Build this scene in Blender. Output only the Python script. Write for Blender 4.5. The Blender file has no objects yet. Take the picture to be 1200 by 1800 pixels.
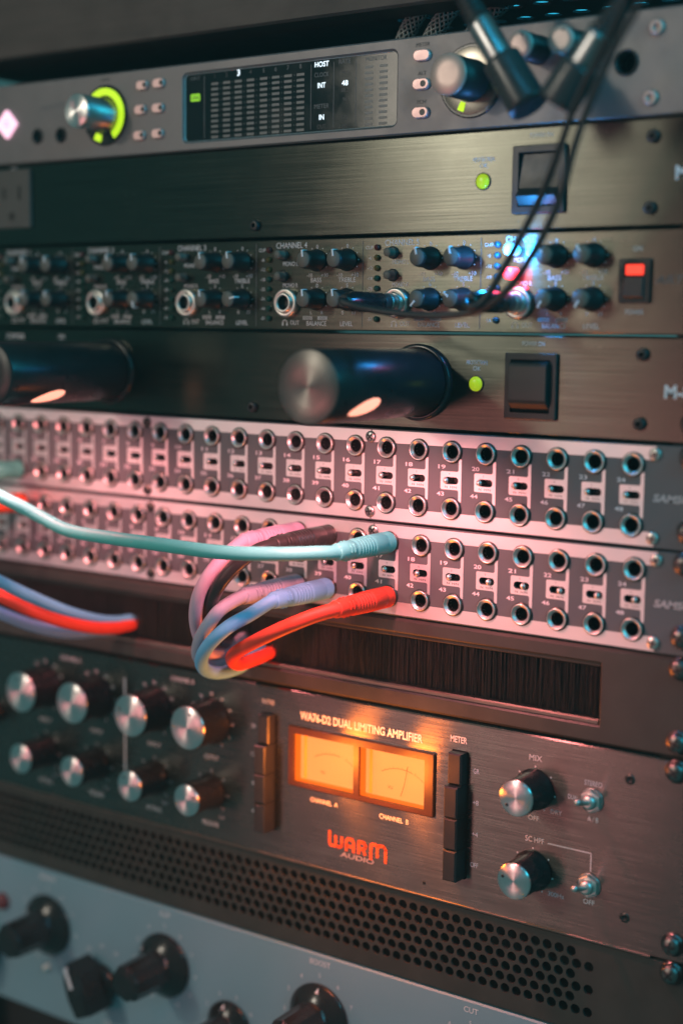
import bpy, bmesh, math, random
from mathutils import Vector, Matrix
random.seed(7)
R = math.radians
SC = bpy.context.scene
C = SC.collection
Z0 = 0.90            # height of the top edge of the uppermost rack unit above the floor (m)

def L(x, y, h=0.0):  # rack millimetres (x right, y down, h towards the viewer) -> metres
    return Vector((x / 1000.0, -h / 1000.0, Z0 - y / 1000.0))

# ------------------------------------------------------------------ camera
cam = bpy.data.cameras.new('camera'); co = bpy.data.objects.new('camera', cam); C.objects.link(co)
right = Vector((0.81612789, 0.57774667, 0.01200203))
up = Vector((-0.08060604, 0.09324906, 0.99237457))
back = Vector((0.57222192, -0.810872, 0.12267303))
m = Matrix((right, up, back)).transposed().to_4x4()
m.translation = L(368.4, 131.1, 583.8)
co.matrix_world = m
cam.sensor_fit = 'VERTICAL'; cam.sensor_height = 36.0; cam.sensor_width = 24.0
cam.lens = 2628.9 / 1800.0 * 36.0
cam.clip_start = 0.02; cam.clip_end = 50
cam.dof.use_dof = True; cam.dof.focus_distance = 0.692; cam.dof.aperture_fstop = 3.0
cam.dof.aperture_blades = 0
SC.camera = co

# ------------------------------------------------------------------ world and lamps
W = bpy.data.worlds.new('World'); SC.world = W; W.use_nodes = True
bg = W.node_tree.nodes['Background']; bg.inputs[0].default_value = (0.034, 0.112, 0.116, 1); bg.inputs[1].default_value = 1.1
SC.view_settings.view_transform = 'Standard'; SC.view_settings.look = 'None'
SC.view_settings.exposure = 0.0; SC.view_settings.gamma = 1.0; SC.view_settings.use_curve_mapping = False
SC.cycles.use_denoising = True
SC.cycles.max_bounces = 4; SC.cycles.diffuse_bounces = 2; SC.cycles.adaptive_threshold = 0.02; SC.cycles.caustics_reflective = False; SC.cycles.caustics_refractive = False
SC.cycles.sample_clamp_indirect = 4.0

def area(name, loc, target, sx, sy, color, power):
    l = bpy.data.lights.new(name, 'AREA'); l.shape = 'RECTANGLE'; l.size = sx; l.size_y = sy
    l.color = color; l.energy = power
    o = bpy.data.objects.new(name, l); C.objects.link(o)
    o.location = loc; o.rotation_euler = (target - loc).to_track_quat('-Z', 'Y').to_euler()
    return o
# warm room light in front of the rack, to the left and a little above
area('room_lamp', L(-815, -270, 1500), L(0, 220, 0), 0.40, 0.50, (1.0, 0.89, 0.74), 3.6)
# small lamp split off the same light, added for crisp knob and cable shadows
area('key_shadow_spot', L(-850, -430, 1400), L(0, 220, 0), 0.07, 0.09, (1.0, 0.89, 0.74), 3.4)
# teal LED wash from above on the right
area('teal_wash', L(950, -330, 190), L(-20, 130, 0), 0.6, 0.4, (0.02, 0.60, 0.82), 5.0)
area('teal_strip', L(330, -330, 330), L(20, 100, 0), 0.30, 0.05, (0.02, 0.58, 1.0), 0.45)
# pink area lamp added low on the left, reflected by the silver print
area('pink_wash', L(-770, 480, 1500), L(0, 230, 0), 0.62, 0.30, (1.0, 0.31, 0.31), 2.7)

# ------------------------------------------------------------------ materials
MATS = {}
def mat(name, base=(0.5, 0.5, 0.5), metal=0.0, rough=0.5, var=0.12, vscale=60.0, bump=0.0, bscale=400.0,
        stretch=(1, 1, 1), emit=None, estr=0.0, coat=0.0, spec=0.5, aniso=0.0, rvar=0.08, trans=0.0, arot=0.0, sss=0.0, brushed=False, smudge=0.10):
    if name in MATS: return MATS[name]
    M = bpy.data.materials.new(name); M.use_nodes = True; nt = M.node_tree; b = nt.nodes['Principled BSDF']
    b.inputs['Metallic'].default_value = metal; b.inputs['Roughness'].default_value = rough
    b.inputs['Specular IOR Level'].default_value = spec
    b.inputs['Coat Weight'].default_value = coat; b.inputs['Coat Roughness'].default_value = 0.08
    b.inputs['Transmission Weight'].default_value = trans
    tc = nt.nodes.new('ShaderNodeTexCoord'); mp = nt.nodes.new('ShaderNodeMapping')
    mp.inputs['Scale'].default_value = stretch
    nt.links.new(tc.outputs['Object'], mp.inputs['Vector'])
    nz = nt.nodes.new('ShaderNodeTexNoise'); nz.inputs['Scale'].default_value = vscale; nz.inputs['Detail'].default_value = 5
    nt.links.new(mp.outputs[0], nz.inputs['Vector'])
    rp = nt.nodes.new('ShaderNodeValToRGB')
    rp.color_ramp.elements[0].position = 0.25; rp.color_ramp.elements[1].position = 0.75
    rp.color_ramp.elements[0].color = tuple(max(0, c * (1 - var)) for c in base) + (1,)
    rp.color_ramp.elements[1].color = tuple(min(1, c * (1 + var)) for c in base) + (1,)
    nt.links.new(nz.outputs['Fac'], rp.inputs[0]); nt.links.new(rp.outputs[0], b.inputs['Base Color'])
    mr = nt.nodes.new('ShaderNodeMapRange'); mr.inputs['To Min'].default_value = max(0.02, rough - rvar); mr.inputs['To Max'].default_value = rough + rvar
    nt.links.new(nz.outputs['Fac'], mr.inputs['Value'])
    sm = nt.nodes.new('ShaderNodeTexNoise'); sm.inputs['Scale'].default_value = 34; sm.inputs['Detail'].default_value = 6; sm.inputs['Roughness'].default_value = .65
    nt.links.new(tc.outputs['Object'], sm.inputs['Vector'])
    s2 = nt.nodes.new('ShaderNodeMapRange'); s2.inputs['From Min'].default_value = .42; s2.inputs['From Max'].default_value = .72
    s2.inputs['To Min'].default_value = 0; s2.inputs['To Max'].default_value = smudge
    nt.links.new(sm.outputs['Fac'], s2.inputs['Value'])
    ad = nt.nodes.new('ShaderNodeMath'); ad.operation = 'ADD'
    nt.links.new(mr.outputs[0], ad.inputs[0]); nt.links.new(s2.outputs[0], ad.inputs[1]); nt.links.new(ad.outputs[0], b.inputs['Roughness'])
    if bump:
        n2 = nt.nodes.new('ShaderNodeTexNoise'); n2.inputs['Scale'].default_value = bscale; n2.inputs['Detail'].default_value = 3
        nt.links.new(mp.outputs[0], n2.inputs['Vector'])
        bp = nt.nodes.new('ShaderNodeBump'); bp.inputs['Strength'].default_value = bump; bp.inputs['Distance'].default_value = 0.0003
        nt.links.new(n2.outputs['Fac'], bp.inputs['Height']); nt.links.new(bp.outputs[0], b.inputs['Normal'])
    if aniso:
        b.inputs['Anisotropic'].default_value = aniso; b.inputs['Anisotropic Rotation'].default_value = arot
        if brushed:      # straight brushing along the panel: highlights spread up and down
            tg = nt.nodes.new('ShaderNodeCombineXYZ'); tg.inputs[2].default_value = 1.0
        else:
            tg = nt.nodes.new('ShaderNodeTangent'); tg.direction_type = 'RADIAL'; tg.axis = 'Y'
        nt.links.new(tg.outputs[0], b.inputs['Tangent'])
    if emit:
        b.inputs['Emission Color'].default_value = tuple(emit) + (1,); b.inputs['Emission Strength'].default_value = estr
    if sss:
        b.inputs['Subsurface Weight'].default_value = sss; b.inputs['Subsurface Scale'].default_value = 0.002
    MATS[name] = M
    return M

BR = (14, 1, 1300)   # brushing runs along the panel
M_alu   = mat('satin_silver_anodised', (0.185, 0.168, 0.170), 0.3, 0.42, 0.05, 90, 0.05, 2500)
M_black = mat('brushed_black_anodised', (0.083, 0.088, 0.073), 0.97, 0.22, 0.28, 1.0, 0.10, 1.0, BR, rvar=0.05, smudge=0.05, aniso=0.88, brushed=True)
M_art   = mat('brushed_bronze_black', (0.098, 0.102, 0.083), 0.96, 0.235, 0.24, 1.0, 0.10, 1.0, BR, rvar=0.05, smudge=0.05, aniso=0.88, brushed=True)
M_wa    = mat('brushed_dark_steel', (0.150, 0.142, 0.130), 0.97, 0.25, 0.22, 1.0, 0.14, 1.0, (30, 1, 1500), rvar=0.05, smudge=0.05, aniso=0.92, brushed=True)
M_grey  = mat('grey_panel_paint', (0.112, 0.128, 0.138), 0.1, 0.45, 0.06, 40, 0.04, 2500)
M_silv  = mat('silver_print', (0.84, 0.81, 0.82), 0.8, 0.42, 0.05, 50)
M_blk   = mat('black_powder_coat', (0.032, 0.033, 0.030), 0.0, 0.48, 0.15, 80, 0.12, 1800)
M_vent  = mat('olive_black_powder_coat', (0.055, 0.054, 0.046), 0.25, 0.42, 0.15, 80, 0.12, 1800)
M_dark  = mat('chassis_black', (0.012, 0.012, 0.012), 0.0, 0.6)
M_bore  = mat('bore_black', (0.006, 0.006, 0.006), 0.0, 0.45)
M_eq    = mat('pale_blue_enamel', (0.24, 0.385, 0.455), 0.0, 0.38, 0.04, 30, 0.02, 900, coat=0.15)
M_chrome= mat('nickel_plate', (0.78, 0.75, 0.71), 1.0, 0.36, 0.04, 300, rvar=0.05)
M_steel = mat('dull_steel', (0.42, 0.41, 0.40), 1.0, 0.32, 0.1, 300)
M_ring  = mat('washer_black_nickel', (0.10, 0.095, 0.085), 0.9, 0.30, 0.1, 300)
M_plas  = mat('black_plastic', (0.022, 0.023, 0.024), 0.0, 0.36, 0.12, 150, 0.04, 2500)
M_gloss = mat('gloss_black_plastic', (0.014, 0.014, 0.015), 0.0, 0.20, 0.1, 150, rvar=0.06)
M_soft  = mat('matte_grey_plastic', (0.14, 0.135, 0.12), 0.0, 0.5, 0.08, 200)
M_tube  = mat('tube_black_anodised', (0.030, 0.030, 0.032), 0.4, 0.28, 0.12, 120, rvar=0.05)
M_cap   = mat('turned_aluminium', (0.84, 0.80, 0.79), 1.0, 0.30, 0.05, 200, aniso=0.85, rvar=0.02, arot=0.25)
M_capd  = mat('turned_dark_aluminium', (0.20, 0.195, 0.18), 1.0, 0.36, 0.05, 200, aniso=0.8, rvar=0.02, arot=0.25)
M_capg  = mat('satin_knob_face', (0.60, 0.46, 0.42), 0.5, 0.40, 0.04, 200, rvar=0.03)  # warm tan of reflected room light put into the base colour
M_white = mat('white_print', (0.88, 0.84, 0.88), 0.0, 0.5, 0.03, 100)
M_grayp = mat('grey_print', (0.16, 0.16, 0.17), 0.0, 0.5, 0.03, 100)
M_dprint= mat('dark_print', (0.07, 0.07, 0.075), 0.0, 0.5, 0.03, 100)
M_orange= mat('orange_print', (0.78, 0.13, 0.03), 0.0, 0.5, 0.03, 100)
M_wood  = mat('dark_walnut_desk', (0.056, 0.037, 0.031), 0.0, 0.55, 0.45, 2.0, 0.25, 6.0, (6, 40, 60))
M_glass = mat('display_glass', (0.008, 0.010, 0.011), 0.0, 0.06, 0.02, 100, rvar=0.02, spec=0.6)
M_seg   = mat('unlit_segment', (0.16, 0.15, 0.145), 0.0, 0.4, 0.05, 100)
M_lit   = mat('lit_display_text', (0.8, 0.9, 1.0), emit=(0.80, 0.92, 1.0), estr=1.3)
M_green = mat('lit_green_ring', (0.4, 0.6, 0.02), emit=(0.50, 0.78, 0.015), estr=1.1)
M_ledg  = mat('lit_green_led', (0.35, 0.5, 0.02), rough=0.2, emit=(0.36, 0.50, 0.01), estr=0.8)
M_pinkl = mat('lit_power_diamond', (0.9, 0.7, 0.8), emit=(1.0, 0.50, 0.66), estr=1.4)
M_vu    = mat('backlit_meter_card', (0.05, 0.02, 0.005), rough=0.6, emit=(1.0, 0.345, 0.082), estr=1.04)
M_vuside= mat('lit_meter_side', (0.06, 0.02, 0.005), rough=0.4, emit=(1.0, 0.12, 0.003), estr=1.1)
M_redl  = mat('lit_red_rocker', (0.8, 0.05, 0.03), rough=0.3, emit=(1.0, 0.045, 0.02), estr=1.5)
M_bluel = mat('lit_blue_white_button', (0.7, 0.85, 1.0), rough=0.3, emit=(0.04, 0.38, 1.0), estr=9.0)
M_redb  = mat('lit_red_button', (0.9, 0.1, 0.1), rough=0.3, emit=(1.0, 0.03, 0.06), estr=8.0)
M_tlamp = mat('lit_tube_lamp', (1.0, 0.6, 0.45), rough=0.3, emit=(1.0, 0.34, 0.22), estr=1.6)
M_cyan  = mat('cyan_led_strip', (0.1, 0.6, 0.9), emit=(0.03, 0.52, 0.80), estr=1.1)
M_lr    = mat('unlit_red_led', (0.10, 0.012, 0.012), rough=0.22)
M_ly    = mat('unlit_amber_led', (0.10, 0.075, 0.016), rough=0.22)
M_lg    = mat('unlit_green_led', (0.012, 0.065, 0.045), rough=0.22)
M_outlet= mat('outlet_grey', (0.075, 0.07, 0.065), 0.0, 0.45)
M_hair  = mat('brush_bristle', (0.019, 0.016, 0.013), 0.0, 0.5, 0.2, 400)
M_band  = mat('display_black', (0.01, 0.012, 0.012), rough=0.3)

# ------------------------------------------------------------------ mesh helpers (all in rack mm)
def circ(cx, cy, r, n=32, a0=0.0):
    return [(cx + r * math.sin(a0 + 2 * math.pi * i / n), cy - r * math.cos(a0 + 2 * math.pi * i / n)) for i in range(n)]
def rr(cx, cy, w, hh, r, n=4):
    r = max(0.01, min(r, w / 2 - 0.001, hh / 2 - 0.001)); p = []
    for qx, qy, a in ((1, 1, 0), (-1, 1, 90), (-1, -1, 180), (1, -1, 270)):
        for i in range(n + 1):
            t = R(a + 90.0 * i / n)
            p.append((cx + qx * (w / 2 - r) + r * math.cos(t), cy + qy * (hh / 2 - r) + r * math.sin(t)))
    return p
class MB:
    def __init__(s): s.v = []; s.f = []; s.sm = []
    def ring(s, pts, h):
        i = len(s.v); s.v += [(p[0], p[1], h) for p in pts]; return list(range(i, i + len(pts)))
    def loft(s, rings, smooth=False, cap0=True, cap1=True):
        for a, b in zip(rings, rings[1:]):
            n = len(a)
            for i in range(n):
                s.f.append((a[i], a[(i + 1) % n], b[(i + 1) % n], b[i])); s.sm.append(smooth)
        if cap0: s.f.append(tuple(rings[0])); s.sm.append(False)
        if cap1: s.f.append(tuple(rings[-1])); s.sm.append(False)
    def rbox(s, cx, cy, w, hh, r, h0, h1, b=0.0, n=4):
        rg = [s.ring(rr(cx, cy, w, hh, r, n), h0), s.ring(rr(cx, cy, w, hh, r, n), h1 - b)]
        if b: rg.append(s.ring(rr(cx, cy, w - 2 * b, hh - 2 * b, max(r - b, 0.02), n), h1))
        s.loft(rg); return s
    def box(s, x0, x1, y0, y1, h0, h1, b=0.0):
        def q(d, h): return s.ring([(x0 + d, y0 + d), (x1 - d, y0 + d), (x1 - d, y1 - d), (x0 + d, y1 - d)], h)
        rg = [q(0, h0), q(0, h1 - b)]
        if b: rg.append(q(b, h1))
        s.loft(rg); return s
    def lathe(s, cx, cy, prof, n=32, cap0=False, cap1=True, smooth=True, flute=0.0, fr=None, a0=0.0):
        rgs = []
        for j, (r, h) in enumerate(prof):
            pts = []
            for i in range(n):
                a = a0 + 2 * math.pi * i / n
                q = r - (flute if (flute and fr and fr[0] <= j <= fr[1] and i % 2) else 0)
                pts.append((cx + q * math.sin(a), cy - q * math.cos(a)))
            rgs.append(s.ring(pts, h))
        s.loft(rgs, smooth, cap0, cap1); return s
    def poly(s, pts, h):
        s.f.append(tuple(s.ring(pts, h))); s.sm.append(False); return s
    def prism(s, pts, h0, h1):
        s.loft([s.ring(pts, h0), s.ring(pts, h1)]); return s
    def tube(s, pts, rad, n=12, sub=6, caps=True):
        # pts: (x,y,h) control points, rad: float or list per control point
        P = [Vector(p) for p in pts]; rl = rad if isinstance(rad, (list, tuple)) else [rad] * len(P)
        path = []; rads = []
        for i in range(len(P) - 1):
            p0 = P[max(i - 1, 0)]; p1 = P[i]; p2 = P[i + 1]; p3 = P[min(i + 2, len(P) - 1)]
            for k in range(sub):
                t = k / sub
                path.append(0.5 * ((2 * p1) + (p2 - p0) * t + (2 * p0 - 5 * p1 + 4 * p2 - p3) * t * t + (3 * p1 - p0 - 3 * p2 + p3) * t ** 3))
                rads.append(rl[i] * (1 - t) + rl[i + 1] * t)
        path.append(P[-1]); rads.append(rl[-1])
        s.path = path
        nrm = None; rings = []
        for i, p in enumerate(path):
            t = (path[min(i + 1, len(path) - 1)] - path[max(i - 1, 0)]).normalized()
            if nrm is None:
                nrm = t.orthogonal().normalized()
            nrm = (nrm - t * nrm.dot(t)).normalized(); bn = t.cross(nrm)
            base = len(s.v)
            for k in range(n):
                a = 2 * math.pi * k / n; q = p + (nrm * math.cos(a) + bn * math.sin(a)) * rads[i]
                s.v.append(tuple(q))
            rings.append(list(range(base, base + n)))
        s.loft(rings, True, caps, caps); return s
    def build(s, name, material, parent=None, at=(0, 0, 0), fix=True):
        me = bpy.data.meshes.new(name)
        a = at
        me.from_pydata([((x - a[0]) / 1000, -(h - a[2]) / 1000, -(y - a[1]) / 1000) for x, y, h in s.v], [], s.f)
        for p, sm in zip(me.polygons, s.sm): p.use_smooth = sm
        if fix:
            bm = bmesh.new(); bm.from_mesh(me); bmesh.ops.recalc_face_normals(bm, faces=bm.faces); bm.to_mesh(me); bm.free()
        me.materials.append(material)
        return link(name, me, parent, at)
def link(name, me, parent, at):
    o = bpy.data.objects.new(name, me); C.objects.link(o)
    w = L(*at)
    if parent is not None:
        o.parent = parent; w = w - ORG[parent.name]
    ORG[o.name] = L(*at); o.location = w
    return o
ORG = {}
def again(src, parent, at, name=None):      # another individual that shares its mesh
    return link(name or src.name.split('.')[0], src.data, parent, at)
def tag(o, label, cat, group=None, kind=None):
    if label: o['label'] = label
    if cat: o['category'] = cat
    if group: o['group'] = group
    if kind: o['kind'] = kind
    return o
def thing(name, at, label, cat, group=None):
    o = bpy.data.objects.new(name, None); o.empty_display_size = 0.02; C.objects.link(o); o.location = L(*at); ORG[o.name] = L(*at)
    return tag(o, label, cat, group)

def plate(name, material, parent, outer, holes, h1, thick, bev=0.4, chamfer=None, at=(0, 0, 0), hdepth=None, outer_in=None):
    """front plate with real openings; outer: point list; holes: list of point lists; chamfer: {hole index: (bigger loop, depth)}"""
    bm = bmesh.new(); chamfer = chamfer or {}
    def cv(p, h): return bm.verts.new(((p[0] - at[0]) / 1000, -(h - at[2]) / 1000, -(p[1] - at[1]) / 1000))
    def loop(pts, h):
        vs = [cv(p, h) for p in pts]; return vs, [bm.edges.new((vs[i], vs[(i + 1) % len(vs)])) for i in range(len(vs))]
    edges = []; fr, e = loop(outer_in or outer, h1); edges += e
    hv = []
    for i, hpts in enumerate(holes):
        v, e = loop(chamfer[i][0] if i in chamfer else hpts, h1); edges += e; hv.append(v)
    bmesh.ops.triangle_fill(bm, use_beauty=True, use_dissolve=False, edges=edges)
    def wall(a, b):
        n = len(a)
        for i in range(n): bm.faces.new((a[i], a[(i + 1) % n], b[(i + 1) % n], b[i]))
    if outer_in:
        mid = [cv(p, h1 - bev) for p in outer]; wall(fr, mid); fr = mid
    bk = [cv(p, h1 - thick) for p in outer]; wall(fr, bk)
    for i, v in enumerate(hv):
        if i in chamfer:
            c = [cv(p, h1 - chamfer[i][1]) for p in holes[i]]; wall(v, c); v = c
        d = [cv(p, h1 - (hdepth or thick)) for p in holes[i]]; wall(v, d)
    bmesh.ops.recalc_face_normals(bm, faces=bm.faces)
    me = bpy.data.meshes.new(name); bm.to_mesh(me); bm.free(); me.materials.append(material)
    return link(name, me, parent, at)
XL, XR = -342.5, 139.5
def outl(y0, y1, b=0.0, x0=XL, x1=XR): return [(x0 + b, y0 + b), (x1 - b, y0 + b), (x1 - b, y1 - b), (x0 + b, y1 - b)]
def faceplate(name, material, parent, y0, y1, holes=(), h1=0.0, thick=3.0, bev=0.5, chamfer=None):
    return plate(name, material, parent, outl(y0, y1), list(holes), h1, thick, bev, chamfer, at=(-101.5, y1, 0), outer_in=outl(y0, y1, bev))
def chassis(parent, y0, y1, depth=220, front=-16):
    MB().box(-322, 119, y0 + 1.2, y1 - 1.2, -depth, front).build('chassis', M_dark, parent, (-101.5, y1, 0))

# printed lettering is collected here and turned into meshes at the very end
PRINT = []
def T(owner, grp, text, x, y, cap, width=None, m=None, h=0.13, shear=0.0, bold=0.0, align='c', stretch=1.0):
    PRINT.append(dict(owner=owner, grp=grp, text=text, x=x, y=y, cap=cap, width=width, m=m or M_white, h=h, shear=shear, bold=bold, align=align, stretch=stretch))
SHAPES = []
def S(owner, grp, pts, m=None, h=0.13):
    SHAPES.append((owner, grp, pts, m or M_white, h))
def dot(owner, grp, x, y, r=0.35, m=None, h=0.13): S(owner, grp, circ(x, y, r, 8), m, h)
def bar(owner, grp, x0, y0, x1, y1, w=0.4, m=None, h=0.13):
    d = Vector((x1 - x0, y1 - y0)).normalized(); n = Vector((-d.y, d.x)) * w / 2
    S(owner, grp, [(x0 + n.x, y0 + n.y), (x1 + n.x, y1 + n.y), (x1 - n.x, y1 - n.y), (x0 - n.x, y0 - n.y)], m, h)

# ================================================================== 1 desk above, vented shelf
desk = thing('desk_top', (-101.5, -13, 0), 'dark walnut desk top running above the rack', 'desk')
# front apron and the board on top of it
MB().box(-420, 260, -64, -13, -22, -1, 1.2).build('front_apron', M_wood, desk, (-101.5, -13, 0))
MB().box(-420, 260, -66, -44, -420, -22.4, 0.5).build('board', M_wood, desk, (-101.5, -13, 0))
vs = thing('vented_shelf', (-101.5, -15, -60), 'black vented metal shelf with round holes lit teal, under the desk', 'shelf')
bmv = bmesh.new(); oe = []
def hv_loop(pts):
    v = [bmv.verts.new((p[0] / 1000, p[1] / 1000, 0)) for p in pts]
    return v, [bmv.edges.new((v[i], v[(i + 1) % len(v)])) for i in range(len(v))]
o_, e_ = hv_loop([(-240, -30), (240, -30), (240, 160), (-240, 160)]); oe += e_
walls = []
for iy in range(6):
    for ix in range(30):
        hx = 66 + ix * 14.6 + (7.3 if iy % 2 else 0); hy = -23 + iy * 25.0
        if hx > 232: continue
        v, e = hv_loop([(hx + 4.1 * math.cos(2 * math.pi * k / 16), hy + 4.1 * math.sin(2 * math.pi * k / 16)) for k in range(16)]); oe += e; walls.append(v)
bmesh.ops.triangle_fill(bmv, use_beauty=True, edges=oe)
for v in walls:
    d = [bmv.verts.new((q.co.x, q.co.y, 0.0012)) for q in v]
    for i in range(16): bmv.faces.new((v[i], v[(i + 1) % 16], d[(i + 1) % 16], d[i]))
bmesh.ops.recalc_face_normals(bmv, faces=bmv.faces)
me = bpy.data.meshes.new('perforated_sheet'); bmv.to_mesh(me); bmv.free(); me.materials.append(M_blk)
ps = link('perforated_sheet', me, vs, (-101.5, -15, -60))
led = thing('led_strip', (0, -40, -60), 'teal LED strip glowing above the vented shelf holes', 'light strip')
MB().box(-40, 190, -39.5, -37.5, -230, -28, 0.4).build('diffuser', M_cyan, led, (0, -40, -60))

# ================================================================== 2 audio interface (silver, top)
ua = thing('audio_interface', (-101.5, 44, 0), 'silver audio interface with black meter display and green lit knob, topmost rack unit', 'audio interface')
dwin = rr(-79.9, 22.8, 127, 32.6, 2.2); dwin2 = rr(-79.9, 22.8, 129.4, 35.0, 3.2)
faceplate('faceplate', M_alu, ua, 1.0, 44.0, [dwin, circ(-248.6, 30.1, 3.2, 24), circ(-230.7, 30.6, 3.2, 24), circ(97, 21.7, 4.6, 28)], 0.0, 5.0, 0.8, {0: (dwin2, 1.3)})
chassis(ua, 1.0, 44.0, 220, -16)
for jx, jy, jr in ((-248.6, 30.1, 3.2), (-230.7, 30.6, 3.2), (97, 21.7, 4.6)):
    j = MB().lathe(jx, jy, [(jr + 0.9, 0), (jr + 0.9, 0.5), (jr + 0.5, 0.8), (jr, 0.8), (jr, -12)], 28, cap1=False).build('jack', M_plas, ua, (jx, jy, 0))
    MB().lathe(jx, jy, [(jr, -10), (jr * .6, -10.2), (0.1, -10.2)], 20).build('bore', M_bore, j, (jx, jy, 0))
dsp = MB().rbox(-79.9, 22.8, 128, 33.4, 2.0, -4.0, -1.5).build('display', M_glass, ua, (-79.9, 22.8, 0))
mb = MB(); mb.loft([mb.ring(rr(-79.9, 22.8, 129.7, 35.3, 3.35), 0.03), mb.ring(rr(-79.9, 22.8, 127.1, 32.7, 2.25), -1.22)], True, False, False)
mb.build('display_bezel', mat('polished_bezel', (0.80, 0.80, 0.80), 0.6, 0.30, .03, rvar=.03), dsp, (-79.9, 22.8, 0))
HD = -1.42
segrow = [12.0 + i * 2.58 for i in range(11)]
cols = [-124.6, -117.0, -109.6, -101.9, -93.8, -86.4, -79.0, -71.5]
seg0 = None
def seg_at(x, y):
    global seg0
    if seg0 is None: seg0 = MB().rbox(x, y, 4.5, 1.2, .1, HD - .05, HD, 0, 1).build('meter_segment', M_seg, dsp, (x, y, HD))
    else: again(seg0, dsp, (x, y, HD))
for ci, cx in enumerate(cols):
    for sy in segrow:
        seg_at(cx, sy)
        if ci < 7: dot(dsp, 'scale_dots', cx + 3.8, sy, 0.22, M_seg, HD)
for cx in (-32.1, -24.1):
    for sy in segrow: seg_at(cx, sy)
for cx in (-131.3, -65.2, -52.0, -39.3): bar(dsp, 'display_rules', cx, 8, cx, 38, 0.28, M_grayp, HD)
T(dsp, 'lit_readout', '3', -109.4, 7.9, 2.9, m=M_lit, h=HD, bold=0.02)
T(dsp, 'lit_readout', 'HOST', -59, 8.3, 2.3, 8.2, M_lit, HD, bold=0.02)
T(dsp, 'lit_readout', 'INT', -59, 18.0, 2.3, 4.6, M_lit, HD, bold=0.02)
T(dsp, 'lit_readout', 'IN', -58.9, 32.7, 2.3, 2.9, M_lit, HD, bold=0.02)
T(dsp, 'lit_readout', '48', -45.6, 18.0, 2.3, 3.6, M_lit, HD, bold=0.02)
S(dsp, 'lit_line_badge', rr(-137.2, 17.8, 6.2, 3.6, 0.6, 2), mat('lit_green_badge', (0.2, 0.4, 0.02), emit=(0.24, 0.60, 0.01), estr=0.9), HD)
T(dsp, 'line_badge_text', 'LINE', -137.2, 17.8, 1.9, 5.0, M_band, HD + 0.05, bold=0.01)
T(dsp, 'dim_readout', 'INPUT', -137.2, 8.4, 1.6, 6.0, M_grayp, HD)
for i, cx in enumerate(cols):
    if i != 2: T(dsp, 'dim_readout', str(i + 1), cx, 8.2, 2.0, m=M_grayp if i > 3 else M_dprint, h=HD)
T(dsp, 'dim_readout', 'CLOCK', -59, 13.1, 2.0, 8.4, M_grayp, HD)
T(dsp, 'dim_readout', 'METER', -58.9, 27.6, 2.0, 8.4, M_grayp, HD)
T(dsp, 'dim_readout', 'OUT', -58.9, 37.0, 1.9, 5.0, M_dprint, HD)
T(dsp, 'dim_readout', 'RATE', -45.8, 8.2, 2.0, 6.6, M_grayp, HD)
for i, s_ in enumerate(('44.1', '', '88.2', '96', '', '176', '192')):
    if s_: T(dsp, 'dim_readout', s_, -45.6, 13 + i * 4.1, 1.7, None, M_dprint, HD)
T(dsp, 'dim_readout', 'MONITOR', -28.2, 8.4, 2.1, 11.6, M_grayp, HD)
def arc(cx, cy, r0, r1, a0, a1, n=24):
    o = []; i_ = []
    for k in range(n + 1):
        a = R(a0 + (a1 - a0) * k / n)
        o.append((cx + r1 * math.sin(a), cy - r1 * math.cos(a))); i_.append((cx + r0 * math.sin(a), cy - r0 * math.cos(a)))
    return o + i_[::-1]
# gain knob with lit ring
def ua_knob(cx, cy, r, hh, capm, name='knob', seg=48):
    k = MB().lathe(cx, cy, [(r + .4, 0.4), (r + .3, 1.2), (r, 1.6), (r, hh - 1.0)], seg).build(name, M_steel if name == 'knob' else M_plas, ua, (cx, cy, 0))
    MB().lathe(cx, cy, [(r, hh - 1.0), (r, hh - 0.5), (r - 0.5, hh), (r * .5, hh - 0.02), (0.05, hh - 0.02)], seg).build('cap', capm, k, (cx, cy, 0))
    return k
MB().lathe(-197.7, 22.5, [(15.6, 0), (15.6, 0.5), (15.2, 0.7)], 48).build('ring_plate', M_gloss, ua, (-197.7, 22.5, 0))
for nm, a0, a1 in (('lit_ring', -38, 150), ('lit_ring', -168, -148)):
    p = arc(-197.7, 22.5, 10.2, 13.8, a0, a1, 40 if a1 > 0 else 6); mb = MB()
    n2 = len(p) // 2
    for hh_, in ((1.5,),):
        r0 = mb.ring(p[:n2], hh_); r1 = mb.ring(p[n2:][::-1], hh_)
        b0 = mb.ring(p[:n2], 0.6); b1 = mb.ring(p[n2:][::-1], 0.6)
        for i in range(n2 - 1):
            mb.f += [(r0[i], r0[i + 1], r1[i + 1], r1[i]), (r0[i], r0[i + 1], b0[i + 1], b0[i]), (r1[i], r1[i + 1], b1[i + 1], b1[i])]; mb.sm += [False] * 3
        mb.f += [(r0[0], r1[0], b1[0], b0[0]), (r0[-1], r1[-1], b1[-1], b0[-1])]; mb.sm += [False] * 2
    mb.build(nm, M_green, ua, (-197.7, 22.5, 0))
ua_knob(-197.7, 22.5, 8.6, 21.5, M_cap, 'knob')
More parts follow.
